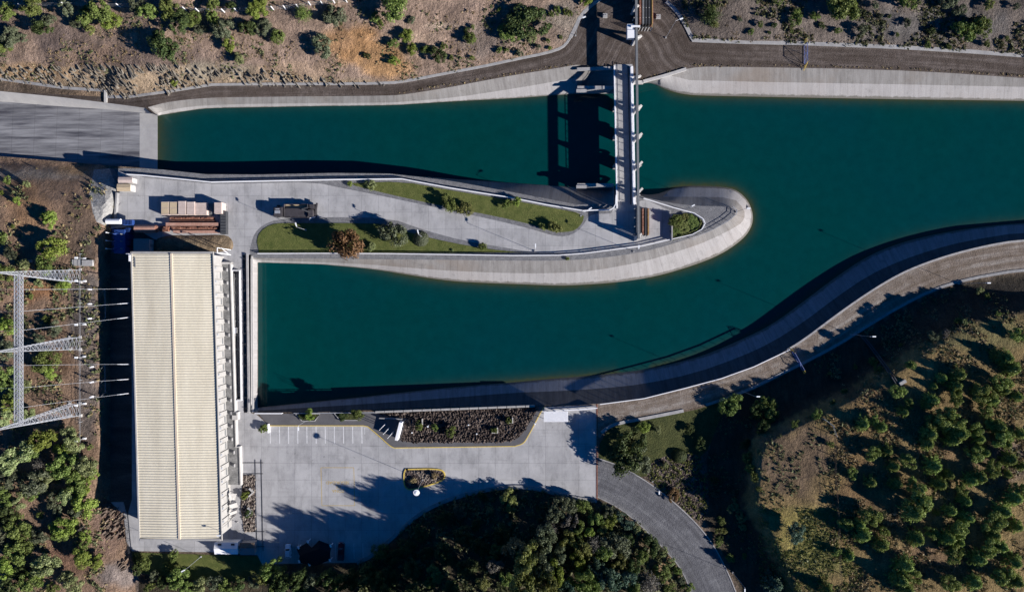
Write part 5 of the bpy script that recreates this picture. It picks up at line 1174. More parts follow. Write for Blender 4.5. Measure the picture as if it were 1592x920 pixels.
def plant(name, label, cat, px, py, r, hm, kind, colour, group=None, z=None, root=None):
    zg = zat(px, py) if z is None else z; zc = zg + .5 * hm
    x, y, _ = U(px, py, zc)
    if z is None:
        for _ in range(2):
            bx_, by_ = x * S + CX, CY - y * S; zg = zat(bx_ * H / (H - 0) - CX * 0 if False else CX + x * S * H / (H - zg), CY - y * S * H / (H - zg)); x, y, _ = U(px, py, zg + .5 * hm)
    v = NPLANT[0] % 4; NPLANT[0] += 1; rm = m(r) * (H - zc) / H
    t = thing(name, label, cat, (x, y, zg - .05), random.uniform(0, 6.28), group)
    o = bpy.data.objects.new('crown', crown_mesh(kind, colour, v)); COL.objects.link(o); o.parent = t; a = random.uniform(.9, 1.1); o.scale = (rm * 1.06 * a, rm * 1.06 / a, hm)
    if hm > 1.2:
        k = bpy.data.objects.new('trunk', trunk_mesh(v)); COL.objects.link(k); k.parent = t; k.scale = (rm * .75, rm * .75, hm)
    return t
LM = {}
def auto_label(px, py, r, kind, colour, noun, marks):
    size = 'tiny' if r < 6.5 else 'small' if r < 11 else 'medium' if r < 17 else 'large'
    shp = {'bush': 'bushy', 'round': 'rounded', 'clumpy': 'clumpy', 'pine': 'feathery', 'bare': 'thin', 'trim': 'clipped'}[kind]
    best = min(marks, key=lambda q: math.hypot(px - q[0], py - q[1])); dx, dy = m(px - best[0]), m(py - best[1])
    pr = []
    if abs(dx) >= 1: pr.append(f'{abs(dx):.0f} m {"right" if dx > 0 else "left"}')
    if abs(dy) >= 1: pr.append(f'{abs(dy):.0f} m {"below" if dy > 0 else "above"}')
    where = ' and '.join(pr) + ('' if pr and pr[-1].split()[-1] in ('below', 'above') else ' of') if pr else 'right beside'
    l = f'{size} {KW[colour]} {noun}, {where} {best[2]}'
    if l in USED: l = f'{size} {shp} {KW[colour]} {noun}, {where} {best[2]}'
    k = l; n = 0
    USED.add(l); return l
def grove(rows, marks, group, noun='bush', hf=1.35, name=None):
    for row in rows:
        px, py, r, kind, colour = row[:5]; h = row[5] if len(row) > 5 else max(.7, m(r) * hf)
        nn = noun if len(row) < 7 else row[6]
        plant(name or ('pine_tree' if kind == 'pine' else 'shrub' if nn in ('bush', 'shrub') else 'tree'), auto_label(px, py, r, kind, colour, nn, marks), 'tree' if nn in ('tree', 'pine') else 'shrub', px, py, r, h, kind, colour, group)
B, RD, CL, PN, BR, TM = 'bush', 'round', 'clumpy', 'pine', 'bare', 'trim'
# --- named ones
plant('tree', 'big round dark green tree alone on the upper left hillside', 'tree', 257, 71, 27, 5.0, RD, 'dark')
plant('tree', 'rust brown autumn tree at the edge of the lower lawn', 'tree', 541, 380, 28, 7.2, RD, 'rust')
plant('tree', 'large dark green tree in the middle of the lower lawn', 'tree', 612, 362, 21, 5.2, B, 'greygreen')
plant('clipped_bush', 'round clipped bush with the lamp through it on the lower lawn', 'shrub', 654, 371, 11.5, 1.9, TM, 'greygreen')
plant('shrub', 'small pale round bush beside the rust brown autumn tree', 'shrub', 577, 383, 8.5, 1.6, RD, 'pale')
plant('shrub', 'small bright bush toward the right end of the lower lawn', 'shrub', 750, 383, 7.5, 1.7, RD, 'olive')
plant('shrub', 'tiny pale bush on the lower edge of the lower lawn', 'shrub', 704, 389, 2.5, .6, RD, 'pale')
plant('shrub', 'tiny round bush at the left tip of the upper lawn', 'shrub', 544, 286, 5, 1.0, RD, 'bright')
plant('shrub', 'pale green bush near the left tip of the upper lawn', 'shrub', 577, 287, 9.5, 1.9, B, 'pale')
plant('shrub', 'left of a joined pair of green bushes on the upper lawn', 'shrub', 697, 315, 14, 3.0, B, 'olive')
plant('shrub', 'right of a joined pair of green bushes on the upper lawn', 'shrub', 722, 324, 13, 2.4, B, 'yellowgreen')
plant('shrub', 'left of two bushes at the handrail in the middle of the upper lawn', 'shrub', 788, 317, 8, 2.2, B, 'olive')
plant('shrub', 'right of two bushes at the handrail in the middle of the upper lawn', 'shrub', 804, 314, 8.5, 2.4, RD, 'bright')
plant('shrub', 'left of two bushes at the lower right end of the upper lawn', 'shrub', 843, 352, 6.5, 1.8, B, 'yellowgreen')
plant('shrub', 'right of two bushes at the lower right end of the upper lawn', 'shrub', 863, 354, 10, 2.6, B, 'yellowgreen')
plant('shrub', 'bright yellow-green shrub in the left planter box by the forebay', 'shrub', 482, 644, 8.5, 1.9, CL, 'bright', z=.5)
plant('shrub', 'low dark shrub at the left of the right planter box', 'shrub', 533, 646.5, 8, .7, B, 'dark', z=.5)
plant('shrub', 'low dark shrub at the left of the left planter box', 'shrub', 470, 647.5, 6, .6, B, 'dark', z=.5)
plant('tree', 'tall green shrub at the right of the right planter box', 'shrub', 556, 643, 10.5, 3.4, CL, 'olive', z=.4)
plant('shrub', 'dark green shrub at the left corner of the car park bays', 'shrub', 409.5, 666, 7.5, 1.8, B, 'olive', z=0)
for x, y, r, l in ((651.5, 662, 7.5, 'leftmost green shrub in the rock bed by the monument wall'), (676, 664.5, 6, 'second green shrub from the left in the rock bed'), (701.5, 671, 8.5, 'largest green shrub in the middle of the rock bed'), (768, 668.5, 5.5, 'lower of two small shrubs at the right of the rock bed'), (790.5, 654, 5.5, 'upper of two small shrubs at the right of the rock bed')):
    plant('shrub', l, 'shrub', x, y, r, m(r) * 1.6, B, 'olive', 'rock bed shrubs', z=.2)
plant('shrub', 'green shrub in the powerhouse rock bed by the white chevron wall', 'shrub', 380.5, 770, 6.5, 1.4, CL, 'bright', z=.1)
plant('shrub', 'dark green shrub lower in the powerhouse rock bed', 'shrub', 386, 798, 6.5, 1.2, B, 'dark', z=.1)
plant('shrub', 'left brown bush in the car park rock island', 'shrub', 642, 747, 5.5, 1.0, B, 'straw', z=.16)
plant('shrub', 'right brown bush in the car park rock island', 'shrub', 675.5, 739, 6, 1.1, B, 'straw', z=.16)
plant('shrub', 'large leafy bush on the left of the triangular garden', 'shrub', 1051, 343, 11, 2.4, B, 'olive', z=.3)
for i, (x, y, r, c_, l) in enumerate(((1063, 352, 11, 'yellowgreen', 'lower yellow-green bush in the triangular garden'), (1078, 346, 11, 'olive', 'right green bush in the triangular garden'), (1064, 337, 7, 'yellowgreen', 'upper small bush in the triangular garden'), (1052, 362, 9, 'olive', 'bottom green bush in the triangular garden'))): plant('shrub', l, 'shrub', x, y, r, .55, B, c_, z=.25)
plant('shrub', 'tiny bright bush on the gravel below the peninsula rail', 'shrub', 882, 402, 3.5, .8, RD, 'bright')
plant('tree', 'large round dark shrub mass beside the right end of the car park', 'tree', 976, 702, 33, 7.5, B, 'dark')
plant('tree', 'grey-green tree overlapping the dark shrub mass near the drive', 'tree', 992, 716, 22, 4.5, B, 'greygreen')
plant('shrub', 'bright green clipped bush on the garden lawn below the river road', 'shrub', 1001, 664, 11, 2.3, RD, 'bright')
plant('shrub', 'pale variegated bush right of the bright clipped bush', 'shrub', 1022, 668, 7.5, 1.5, CL, 'pale')
plant('clipped_bush', 'dark clipped round bush in the rock garden', 'shrub', 1057, 709, 11, 1.6, TM, 'dark')
plant('shrub', 'small pale bush between garden lawn and rock garden', 'shrub', 1034, 722, 6.5, 1.2, RD, 'pale')
plant('shrub', 'rust brown bush at the drive kerb below the rock garden', 'shrub', 1047, 770, 11, 2.0, B, 'rust')
plant('conifer', 'lone dense blue-green conifer on the bare ground left of the plantation', 'conifer', 1237, 827, 17, 4.2, RD, 'bluegreen')
plant('conifer', 'blue-green conifer at the bottom edge left of the plantation', 'conifer', 1205, 906, 22, 6.0, PN, 'bluegreen')
plant('tree', 'big green tree cut by the top edge left of the forecourt', 'tree', 610, 10, 27, 6.5, RD, 'olive')
plant('tree', 'big spreading dark bush on the slope left of the forecourt', 'tree', 822, 36, 33, 4.5, B, 'dark')
plant('shrub', 'olive bush joining the big spreading bush on its left', 'shrub', 792, 52, 17, 2.6, B, 'olive')
plant('shrub', 'pale bush at the lower edge of the big spreading bush', 'shrub', 824, 58, 10, 1.6, B, 'pale')
plant('tree', 'big bushy green tree on the slope above the blue road gate', 'tree', 1308, 10, 27, 6.0, B, 'olive')
plant('tree', 'dark tree right of the upper forecourt with a long shadow', 'tree', 1106, 22, 20, 5, BR, 'dark')
plant('tree', 'tall tree cut by the top edge right of the forecourt', 'tree', 1130, -22, 22, 8, B, 'dark')
# --- upper left hillside
mk1 = [(257, 71, 'the big round tree'), (165, 150, 'the short drain wall'), (610, 10, 'the big top edge tree'), (822, 36, 'the big spreading bush')]
grove([(10,18,14,B,'olive'),(50,13,17,B,'olive'),(66,44,15,B,'dark'),(76,32,10,B,'greygreen'),(103,12,13,B,'greygreen'),(133,26,15,B,'olive'),(156,14,20,B,'olive'),(172,33,14,B,'bright'),(15,58,16,B,'greygreen'),(4,72,13,B,'olive'),(32,60,10,B,'greygreen'),
       (212,10,14,B,'greygreen'),(228,18,15,B,'olive'),(263,14,17,B,'olive'),(280,36,18,B,'dark'),(300,30,12,B,'olive'),(332,30,12,B,'olive'),(346,46,18,B,'greygreen'),(357,68,12,B,'bright'),(372,92,10,CL,'pale'),(385,44,14,B,'dark'),(398,18,15,B,'bright'),(410,44,13,B,'greygreen'),
       (312,46,10,B,'greygreen'),(330,8,11,B,'olive'),(360,10,9,B,'dark'),(272,128,6.5,B,'bright'),(404,8,13,RD,'bright'),(432,58,13,RD,'olive'),(140,46,9,B,'yellowgreen'),(118,38,9,B,'greygreen')], mk1, 'bushes on the upper left hillside')
grove([(500,72,17,B,'greygreen'),(520,24,18,B,'greygreen'),(524,30,10,B,'dark'),(470,20,16,BR,'olive'),(632,56,12,RD,'bright'),(640,77,10,RD,'bright'),(662,77,9,RD,'olive'),(612,95,8.5,CL,'bright'),(611,67,8,B,'olive'),(681,85,13.5,B,'dark'),(690,72,6,B,'olive'),(731,60,11,RD,'olive'),(725,47,5,B,'dark'),
       (570,87,6,B,'dark'),(583,28,9,B,'olive'),(591,38,7,B,'olive'),(640,32,6,B,'greygreen'),(776,15,4,B,'olive'),(735,42,4,B,'olive'),(734,90,4,B,'bright'),(702,90,4,B,'olive'),(776,78,5,B,'olive'),(788,78,4,B,'olive')], mk1, 'bushes on the upper left hillside')
mk2 = [(1308, 10, 'the big bushy tree'), (1246, 84, 'the blue road gate'), (985, 45, 'the forecourt rack'), (1500, 50, 'the wide shrub patch')]
grove([(866,17,7,B,'olive'),(882,20,7.5,B,'olive'),(857,22,5,B,'olive'),(837,73,5,B,'greygreen'),(852,64,4,B,'olive'),(855,75,3.5,RD,'bright'),(872,58,3.5,B,'olive'),(808,83,6,B,'greygreen'),(911,2,9,B,'bright')], mk1, 'small bushes left of the forecourt')
grove([(1238,28,12,B,'olive'),(1267,25,8,B,'olive'),(1320,12,14,B,'bright'),(1411,2,15,B,'olive'),(1475,4,13,B,'greygreen'),(1500,48,18,B,'olive'),(1524,42,17,B,'olive'),(1516,34,9,B,'dark'),(1492,16,10,B,'greygreen'),(1538,7,9,B,'yellowgreen'),(1340,46,9,B,'greygreen'),(1334,58,4.5,B,'dark'),(1277,40,5.5,B,'dark'),
       (1395,54,3.5,B,'olive'),(1447,48,6.5,B,'dark'),(1303,48,6,B,'olive'),(1210,-4,10,B,'olive'),(1368,26,5,B,'greygreen'),(1382,26,4,B,'dark'),(1410,36,7,B,'greygreen'),(1443,70,5,B,'olive'),(1475,72,5,B,'olive'),(1534,68,6,B,'olive'),(1230,48,4,B,'olive'),(1204,40,4.5,B,'dark'),(1196,51,3,B,'dark'),(1580,10,6,B,'greygreen'),(1360,8,6,B,'greygreen'),(1565,60,4,B,'olive'),(1105,12,7,B,'yellowgreen'),(1112,38,8,BR,'yellowgreen'),(1182,38,5,B,'olive'),(1168,50,5,B,'olive'),(1150,30,4,B,'greygreen')], mk2, 'bushes on the upper right slope')
# --- left hillside
mk3 = [(113, 425, 'the top pylon foot'), (113, 533, 'the middle pylon foot'), (113, 637, 'the lowest pylon foot'), (197, 290, 'the twin sheds')]
grove([(78,340,14.5,B,'bright'),(81,385,21,B,'bright'),(70,410,16,B,'olive'),(41,286,6,B,'pale'),(26,312,6.5,B,'bright'),(12,280,7,B,'olive'),(102,441,13,CL,'bright'),(60,440,7,B,'pale'),(38,412,11,B,'pale'),(8,425,16,B,'olive'),(16,395,10,B,'greygreen'),(4,370,9,B,'olive'),(20,352,4,B,'olive'),(3,300,4,B,'bright'),
       (10,505,15,B,'bright'),(72,497,7,B,'olive'),(85,512,13,B,'greygreen'),(60,525,9,B,'greygreen'),(70,560,20,B,'olive'),(76,575,12,CL,'bright'),(12,592,24,B,'olive'),(20,622,18,B,'bright'),(42,600,10,CL,'pale'),(42,641,12,CL,'pale'),(8,652,15,CL,'pale'),(10,545,15,B,'greygreen'),(67,684,19,B,'bright'),(112,684,18,CL,'pale'),(100,700,14,CL,'bright'),(140,695,5,B,'olive'),(48,461,4,B,'olive')], mk3, 'bushes on the left hillside')
mk4 = [(113, 637, 'the lowest pylon foot'), (217, 838, 'the powerhouse corner'), (67, 784, 'the dry clearing'), (0, 915, 'the lower left corner')]
grove([(28,712,24,CL,'pale'),(50,700,16,B,'olive'),(100,722,22,B,'olive'),(135,723,20,CL,'pale'),(140,735,12,B,'bright'),(55,750,23,B,'greygreen'),(70,742,15,CL,'pale'),(62,720,15,BR,'grey'),(118,752,20,B,'olive'),(130,780,21,CL,'bright'),(132,755,14,B,'bright'),(105,768,15,CL,'pale'),(85,775,14,B,'greygreen'),(28,780,12,CL,'pale'),(12,745,18,B,'greygreen'),(8,775,14,B,'olive'),
       (5,805,20,B,'dark'),(28,820,20,B,'olive'),(100,818,19,CL,'bright'),(92,832,12,B,'olive'),(60,833,14,B,'greygreen'),(133,832,10,B,'bright'),(127,824,8,B,'grey'),(129,865,17,CL,'bright'),(130,850,10,B,'olive'),(151,873,11,B,'bright'),(70,878,20,CL,'pale'),(62,890,12,CL,'bright'),(110,905,18,CL,'pale'),(45,905,17,B,'olive'),(6,882,18,B,'bright'),(15,912,18,B,'dark'),(25,858,19,B,'olive'),
       (82,914,10,B,'olive'),(4,712,13,BR,'grey'),(40,846,15,B,'olive'),(118,795,12,B,'greygreen'),(62,800,6,B,'olive'),(85,800,9,BR,'grey'),(112,740,10,BR,'grey'),(0,840,14,B,'greygreen'),(28,890,12,B,'dark'),(90,795,10,B,'greygreen'),(50,770,10,B,'olive'),(18,735,10,BR,'grey'),(-5,760,12,B,'olive')], mk4, 'bushes of the lower left thicket', 'bush', 1.3)
mk5 = [(352, 852, 'the white trailer'), (217, 838, 'the powerhouse corner'), (489, 859, 'the black shade net')]
grove([(213,868,8,B,'dark'),(225,874,12,CL,'olive'),(212,885,9,B,'dark'),(240,893,9,B,'greygreen'),(276,898,17,CL,'olive'),(262,882,9,B,'olive'),(270,864,9,B,'olive'),(290,912,12,CL,'olive'),(312,908,13,CL,'pale'),(335,905,13,B,'greygreen'),(352,912,13,B,'olive'),(372,908,12,B,'dark'),(395,902,11,B,'greygreen'),(252,905,9,B,'dark'),(232,912,8,B,'olive'),
       (425,882,17,B,'olive',10.5,'tree'),(412,895,11,CL,'yellowgreen',8,'tree'),(440,899,15,B,'dark',11.5,'tree'),(463,898,15,B,'dark',11,'tree'),(485,903,15,B,'greygreen',7.5,'tree'),(507,897,14,B,'dark',8,'tree'),(522,908,16,B,'olive',8,'tree'),(545,900,16,B,'dark',8.5,'tree'),(568,892,15,B,'dark',9,'tree'),(430,914,14,B,'olive',7,'tree'),(470,916,12,B,'olive',7,'tree'),(590,905,15,B,'dark',9,'tree')], mk5, 'shaded bushes below the powerhouse')
mk6 = [(657, 746, 'the rock island mast'), (928, 778, 'the car park corner'), (1139, 889, 'the lowest drive lamp'), (815, 885, 'the tallest mound tree')]
grove([(591,857,14,B,'olive'),(610,866,14,B,'dark'),(580,893,14,B,'dark'),(605,898,16,B,'dark'),(632,850,14,B,'dark'),(640,885,16,B,'dark'),(655,828,13,B,'dark'),(676,892,13,CL,'yellowgreen'),(668,905,10,B,'olive'),(690,805,13,B,'dark'),(690,862,16,B,'dark'),(714,796,11,B,'greygreen'),(720,832,16,B,'dark'),(724,880,16,B,'dark'),(750,905,12,CL,'yellowgreen'),(745,850,15,B,'dark'),(767,863,10,CL,'yellowgreen'),(762,794,8.5,BR,'pale'),(770,880,12,B,'grey'),
       (780,830,16,B,'dark'),(792,778,15,CL,'yellowgreen'),(790,900,13,CL,'olive'),(750,770,7,B,'dark'),(700,915,14,B,'dark'),(640,915,14,B,'dark'),(660,860,12,B,'dark'),(740,815,9,B,'dark'),(775,850,9,CL,'olive')], mk6, 'shaded bushes of the wooded mound', 'bush', 1.1)
grove([(818,868,22,CL,'yellowgreen',14,'tree'),(812,905,24,CL,'yellowgreen',17,'tree'),(838,880,20,B,'greygreen',13,'tree'),(850,905,20,CL,'yellowgreen',15,'tree'),(800,850,18,B,'greygreen',11,'tree'),(862,890,17,CL,'bright',11,'tree'),(846,835,19,B,'greygreen',11,'tree'),
       (878,785,17,CL,'greygreen',4.5,'tree'),(862,800,14,B,'greygreen',6,'tree'),(885,812,15,B,'grey',5,'tree'),(858,820,15,BR,'grey',7,'tree'),(880,838,14,CL,'yellowgreen',6,'tree'),(896,825,13,CL,'olive',5,'tree'),(905,852,16,CL,'yellowgreen',6.5,'tree'),(922,846,18,BR,'grey',6,'tree'),(898,872,14,CL,'bright',6,'tree'),(868,862,14,B,'greygreen',7,'tree'),
       (906,786,13,CL,'olive',3.5,'tree'),(935,825,10,CL,'yellowgreen',3),(950,812,12,CL,'bright',2.6),(926,806,12,CL,'olive',3.5),(956,848,24,CL,'greygreen',5,'tree'),(938,858,14,CL,'olive',5,'tree'),(930,884,18,B,'bluegreen',6,'tree'),(945,898,20,CL,'bluegreen',6.5,'tree'),(905,900,18,CL,'olive',8,'tree'),(918,918,16,B,'olive',8,'tree'),(960,874,13,CL,'yellowgreen',4),(975,900,17,B,'bluegreen',5,'tree'),
       (1010,850,17,B,'dark',4.5,'tree'),(997,865,12,CL,'olive',3.5),(1010,908,22,BR,'grey',4,'tree'),(1030,890,15,B,'olive',3),(985,880,14,B,'dark',4),(985,918,15,CL,'olive',4.5,'tree'),(880,920,16,CL,'bluegreen',9,'tree'),(1040,915,12,B,'olive',2.5),(975,838,11,B,'dark',3.5),(915,826,9,CL,'bright',4)], mk6, 'trees of the wooded mound', 'bush', 1.3)
grove([(944,797,10,CL,'greygreen'),(962,803,9,CL,'bluegreen'),(976,815,9.5,CL,'bluegreen'),(990,822,9,CL,'pale'),(1005,833,6.5,RD,'greygreen'),(1030,858,7.5,CL,'pale'),(1043,873,7.5,CL,'pale'),(1053,886,7,RD,'olive'),(1059,901,7,RD,'greygreen'),(1071,912,8,CL,'olive'),(1018,843,6,RD,'olive')], mk6, 'rounded shrubs along the drive', 'shrub')
# trees standing just outside the picture whose shadows fall into it
for x, y, r, h, i in ((705, 960, 26, 19, 0), (655, 955, 24, 16, 1), (765, 965, 26, 19, 2), (740, 985, 24, 20, 3), (610, 950, 22, 13, 4), (800, 962, 24, 19, 5), (560, 955, 22, 12, 6), (500, 950, 20, 10, 7)):
    plant('tree', ('tall tree', 'slender tree', 'broad tree', 'tallest tree', 'low tree', 'rightmost tree', 'second tree from the left', 'leftmost tree')[i] + ' just below the frame on the wooded mound', 'tree', x, y, r, h, B, 'olive')
# --- garden and shaded slope
mk7 = [(1153, 607, 'the river road lamp'), (1057, 709, 'the dark clipped bush'), (1139, 889, 'the lowest drive lamp'), (1237, 827, 'the lone conifer'), (1322, 519, 'the slope lamp')]
grove([(1137,629,18,B,'olive',4.2,'tree'),(1192,627,15,B,'olive',3.6,'tree'),(1198,645,13,B,'olive',3.5,'tree'),(1184,664,11,B,'dark',4,'tree'),(1175,640,11,B,'dark',4,'tree'),(1160,690,9,B,'dark'),(1162,712,11,B,'olive'),(1168,728,9,B,'olive'),(1173,740,8,B,'olive'),(1140,789,9,CL,'pale'),(1152,803,9,CL,'pale'),(1155,819,6,CL,'pale'),(1121,808,8,CL,'olive'),(1121,825,8,CL,'yellowgreen'),(1117,843,7,B,'olive'),(1118,836,6,B,'dark'),
       (1135,867,8,CL,'olive'),(1112,769,5.5,B,'bluegreen'),(1141,765,5.5,CL,'greygreen'),(1142,776,4,CL,'pale'),(1157,864,4.5,B,'olive'),(1451,523,9,B,'greygreen'),(1470,518,7,B,'grey'),(1490,499,6,B,'olive'),(1500,501,5,B,'pale'),(1358,562,7.5,B,'olive'),(1365,574,8,B,'olive'),(1416,567,8,B,'olive'),(1522,452,7,CL,'pale'),(1535,460,5,B,'olive'),(1552,488,5,B,'olive'),(1400,536,3.5,B,'olive'),(1290,580,3,B,'yellowgreen'),(1313,608,5,B,'olive'),(1240,655,4,B,'olive'),
       (1270,643,9,B,'olive'),(1235,660,6,B,'olive'),(1295,625,5,B,'olive'),(1330,570,4,B,'olive'),(1200,905,10,B,'olive'),(1090,690,10,B,'dark'),(1072,668,8,B,'dark'),(1110,745,7,B,'dark'),(1180,760,5,B,'olive')], mk7, 'bushes on the shaded slope and garden', 'bush', 1.2)
# --- plantation of young trees
C8 = [(630,92,13),(722,80,14),(762,172,14),(842,142,15),(1000,170,19),(1120,12,17),(1240,100,16),(1302,92,13),(1452,130,17),(1352,182,15),(1272,240,17),(1222,258,15),(508,212,10),(625,268,14),(778,275,15),(862,278,12),(1040,280,15),(1092,225,12),(905,380,24),(880,452,22),(962,392,14),(622,470,18),(580,582,18),(690,640,17),(470,512,12),(560,520,13),(900,604,18),(980,562,12),(1100,440,14),(1202,480,16),
      (1150,540,17),(1082,602,18),(1020,452,7),(1122,690,17),(1152,625,12),(1360,578,15),(1330,652,17),(1270,722,18),(1402,652,15),(1345,500,20),(1415,440,18),(1480,360,19),(1512,312,14),(1492,530,15),(1482,742,17),(1412,820,18),(1492,860,16),(1242,862,18),(1092,872,16),(830,762,20),(800,850,19),(872,820,15),(840,905,16),(498,712,11),(420,682,8),(362,902,14),(1190,380,14),(1160,310,12),(1440,220,10),(1520,170,12),(700,560,9)]
D8 = [(1500,232,14),(1430,372,18),(1472,432,18),(1402,522,16),(1422,562,13),(1382,350,14),(1292,582,18),(1262,560,12),(1350,622,15),(1302,682,13),(1152,470,16),(1130,532,16),(1130,602,14),(1050,492,12),(1000,540,8),(782,572,13),(992,622,16),(962,652,12),(850,640,9),(822,692,12),(580,762,15),(640,742,9),(692,782,12),(860,410,8),(1092,742,24),(1150,820,22),(1110,862,15),(992,762,14),(980,822,17),(962,880,16),(1232,800,14),(1272,852,13),(1392,782,16),(1402,850,16),(1452,822,12),(1432,882,13),(1330,762,10),(1500,600,12),(1510,820,14),(380,880,6)]
rows = []
for i, (a, b, r) in enumerate(C8): rows.append((1192 + a / 3.8325, 680 + b / 3.8325, r * .92, PN if i % 3 else B, 'olive' if i in (55,) else 'pine', m(r) * 1.3, 'pine' if i % 3 else 'tree'))
for i, (a, b, r) in enumerate(D8): rows.append((1192 + a / 3.8325, 460 + b / 3.8325, r * .92, PN if i % 3 else B, 'pine', m(r) * 1.3, 'pine' if i % 3 else 'tree'))
mk8 = [(1237, 827, 'the lone conifer'), (1402, 594, 'the pipe headwall'), (1592, 700, 'the right edge midpoint'), (1592, 915, 'the lower right corner'), (1420, 745, 'the plantation centre'), (1592, 520, 'the shaded slope end')]
grove(rows, mk8, 'young trees of the plantation', 'pine')
# --- scrub and dry grass: nobody could count these tufts
def tufts(name, label, n, fn, colour, s0, s1, blades=9):
    c_v = []; r = np.random.default_rng(hash_(label)); k = 0
    P = fn(r, n * 6); P = P[:n]; Z = land_z(P)
    for (x, y), z in zip(P, Z):
        s = r.uniform(s0, s1); b = np.array(U(x, y, z)); q = r.normal(0, .45, (blades, 3)) * s; q[:, 2] = np.abs(q[:, 2]) * .6 + .1 * s
        for p in q:
            u = r.normal(0, 1, 3) * s * .28; v = r.normal(0, 1, 3) * s * .28; c_v.append((b + p - u, b + p + v, b + p + u, b + p - v))
    V = np.array(c_v).reshape(-1, 3); n4 = len(c_v); me = bpy.data.meshes.new(name); me.vertices.add(4 * n4); me.vertices.foreach_set('co', V.ravel()); me.loops.add(4 * n4); me.loops.foreach_set('vertex_index', np.arange(4 * n4, dtype=np.int32))
    me.polygons.add(n4); me.polygons.foreach_set('loop_start', np.arange(0, 4 * n4, 4, dtype=np.int32)); me.update(calc_edges=True); me.materials.append(M['f_' + colour])
    o = bpy.data.objects.new(name, me); COL.objects.link(o); tag(o, label, 'scrub', None, 'stuff')
def region(poly_in, box, thr=None, s=40, excl=()):
    def f(r, n):
        P = np.c_[r.uniform(box[0], box[2], n), r.uniform(box[1], box[3], n)]; k = np.ones(len(P), bool)
        for q in poly_in: k &= inside(P, q)
        for q in excl: k &= ~inside(P, q)
        if thr is not None: k &= fbm(P, s, 3) > thr
        return P[k]
    return f
tufts('low_scrub', 'low green scrub scattered over the upper right slope', 1300, region([HN], (1060, -20, 1610, 100), .02), 'scrub', .2, .7)
tufts('low_scrub', 'low green scrub scattered over the upper left hillside', 700, region([HN], (-20, -20, 900, 125), .08), 'scrub', .2, .6)
tufts('dry_grass', 'straw coloured dry grass on the upper hillsides', 3000, region([HN], (-20, -20, 1610, 140), -.02), 'straw', .15, .4)
tufts('dry_grass', 'straw coloured dry grass between the plantation trees', 5200, region([HEp], (1290, 480, 1610, 940), .03, 30), 'straw', .18, .5)
tufts('rough_grass', 'green rough grass on the bare ground left of the plantation', 3200, region([HEp], (1180, 790, 1340, 940), -.08, 30), 'yellowgreen', .14, .36)
tufts('low_scrub', 'dark low scrub over the shaded slope and plantation floor', 2200, region([HEp], (1090, 430, 1610, 940), .03, 30), 'scrub', .2, .6)
tufts('low_scrub', 'low scrub under the trees of the wooded mound', 1800, region([HSp], (560, 760, 1090, 940)), 'scrub', .4, 1.1)
tufts('low_scrub', 'low scrub and weeds on the left hillside', 900, region([HWp], (-20, 270, 160, 940), .06, 30), 'scrub', .3, .8)
tufts('dry_grass', 'dry grass tufts on the left hillside', 700, region([HWp], (-20, 260, 190, 940), .0, 30), 'straw', .25, .6)
tufts('garden_plants', 'rows of low plants in the rock garden beside the drive', 420, region([ROCKG], (990, 690, 1110, 820), None), 'yellowgreen', .25, .5)
tufts('road_weeds', 'weeds along the crest of the far bank', 260, lambda r, n: np.array([(x + r.normal(0, 1.2), np.interp(x, [620, 740, 850, 897, 1003, 1030, 1072, 1180, 1400, 1592], [147, 127, 108, 101, 124, 117, 104, 103.5, 108, 120]) - 1.0 - abs(r.normal(0, 1.2))) for x in r.uniform(620, 1592, n)]), 'straw', .15, .4, 5)
def scatter_rocks(label, n, poly, box, s0, s1, mat, z=.15):
    r = np.random.default_rng(5); P = region([poly], box)(r, n * 5)[:n]; c = MB()
    for x, y in P:
        s = r.uniform(s0, s1); q = np.array(U(x, y, z + s * .2)); v = [q + np.array(d) * s * r.uniform(.6, 1.2) for d in ((1, 0, 0), (0, 1, 0), (-1, 0, 0), (0, -1, 0), (.1, .1, .8), (0, 0, -.4))]
        c.add(v, [(0, 1, 4), (1, 2, 4), (2, 3, 4), (3, 0, 4), (1, 0, 5), (2, 1, 5), (3, 2, 5), (0, 3, 5)])
    o = mk('loose_rocks', c, M[mat]); tag(o, label, 'rocks', None, 'stuff')
scatter_rocks('dark lava rocks covering the long bed by the car park', 1700, ROCKS, (580, 630, 845, 692), .25, .6, 'rockbed')
scatter_rocks('broken stones in the round-ended car park island', 110, [(640,733),(652,732),(684,745),(674,750),(660,747)], (630, 725, 695, 765), .2, .5, 'stone')
scatter_rocks('broken stones filling the powerhouse planting bed', 200, PLANT, (372, 735, 400, 830), .25, .5, 'stone', .05)

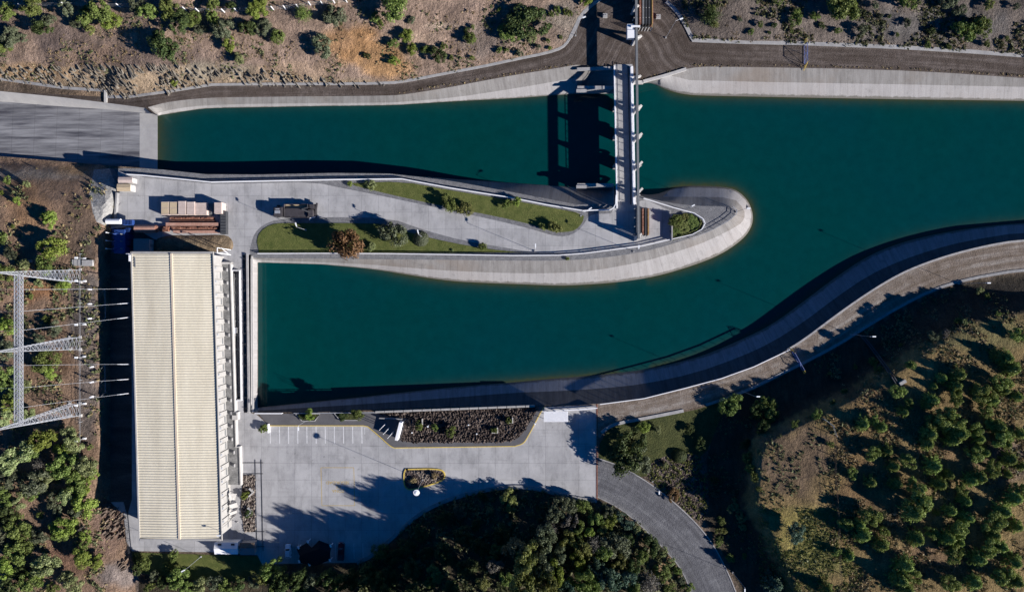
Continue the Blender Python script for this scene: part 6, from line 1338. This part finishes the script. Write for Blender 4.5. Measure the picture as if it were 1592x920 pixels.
def strata(label, n, poly, box, ang, mat, sz=1.0):
    """tilted rock slabs breaking out of the cut slope"""
    r = np.random.default_rng(11); P = region([poly], box, -.12, 45)(r, n * 8)[:n]; c = MB()
    for x, y in P:
        z = zat(x, y); a = ang + r.normal(0, .12); L = r.uniform(.8, 3.2); w = r.uniform(.15, .55); h = r.uniform(.25, .85) * sz; w *= sz; q = Vector(U(x, y, z)); d = Vector((math.cos(a), math.sin(a), 0)); nn = Vector((-d.y, d.x, 0)); up = Vector((r.normal(0, .12), r.normal(-.2, .15), 1))
        A, B_ = q - d * L * .5, q + d * L * .5; j = lambda: Vector(r.normal(0, .1, 3))
        v = [A - nn * w - up * .4, B_ - nn * w - up * .4, B_ + nn * w - up * .4, A + nn * w - up * .4, A - nn * w * .5 + up * h * .5 + j(), B_ - nn * w * .5 + up * h * .7 + j(), B_ + nn * w * .4 + up * h + j(), A + nn * w * .4 + up * h * .8 + j()]
        c.add(v, [(0, 3, 2, 1), (4, 5, 6, 7), (0, 1, 5, 4), (1, 2, 6, 5), (2, 3, 7, 6), (3, 0, 4, 7)])
    o = mk('rock_strata', c, M[mat]); tag(o, label, 'rock', None, 'stuff')
strata('tilted rock strata breaking out of the upper left cut slope', 480, ROCKN, (-20, 90, 600, 150), R(-52), 'strata', .6)
strata('thin rock ribs on the slope at the lower left powerhouse corner', 110, [(158,780),(190,800),(195,905),(160,905)], (150, 775, 200, 905), R(38), 'brown_rock', .55)
# ------------------------------------------------------------------ camera, sky, sun
cam = bpy.data.objects.new('camera', bpy.data.cameras.new('camera')); COL.objects.link(cam)
cam.location = (0, 0, H); cam.rotation_euler = (0, 0, 0)
cam.data.sensor_fit = 'HORIZONTAL'; cam.data.angle = 2 * math.atan(1592 / 2 / S / H); cam.data.clip_end = 20000; cam.data.clip_start = 1
sc.camera = cam
w = bpy.data.worlds.new('World'); sc.world = w; w.use_nodes = True; nt = w.node_tree
sky = nt.nodes.new('ShaderNodeTexSky'); sky.sky_type = 'NISHITA'; sky.sun_disc = False
sky.sun_elevation = R(SUN_EL); sky.sun_rotation = math.atan2(SUN_DIR[0], SUN_DIR[1])
sky.air_density = .55; sky.dust_density = 0; sky.ozone_density = 7.0
bg = nt.nodes['Background']; bg.inputs[1].default_value = .06
hs = nt.nodes.new('ShaderNodeHueSaturation'); hs.inputs['Saturation'].default_value = 1.35; nt.links.new(sky.outputs[0], hs.inputs['Color']); nt.links.new(hs.outputs[0], bg.inputs[0])
sun = bpy.data.lights.new('sun', 'SUN'); sun.energy = 5; sun.angle = R(.5); sun.color = (1, .95, .89)
so = bpy.data.objects.new('sun', sun); COL.objects.link(so)
d = Vector((SUN_DIR[0] * math.cos(R(SUN_EL)), SUN_DIR[1] * math.cos(R(SUN_EL)), math.sin(R(SUN_EL))))
so.rotation_euler = d.to_track_quat('Z', 'Y').to_euler(); so.location = d * 150
vs = sc.view_settings; vs.view_transform = 'Standard'; vs.look = 'None'; vs.gamma = 1; vs.use_curve_mapping = False; vs.exposure = .85
sc.cycles.max_bounces = 6; sc.cycles.diffuse_bounces = 3; sc.cycles.glossy_bounces = 3; sc.cycles.transparent_max_bounces = 8
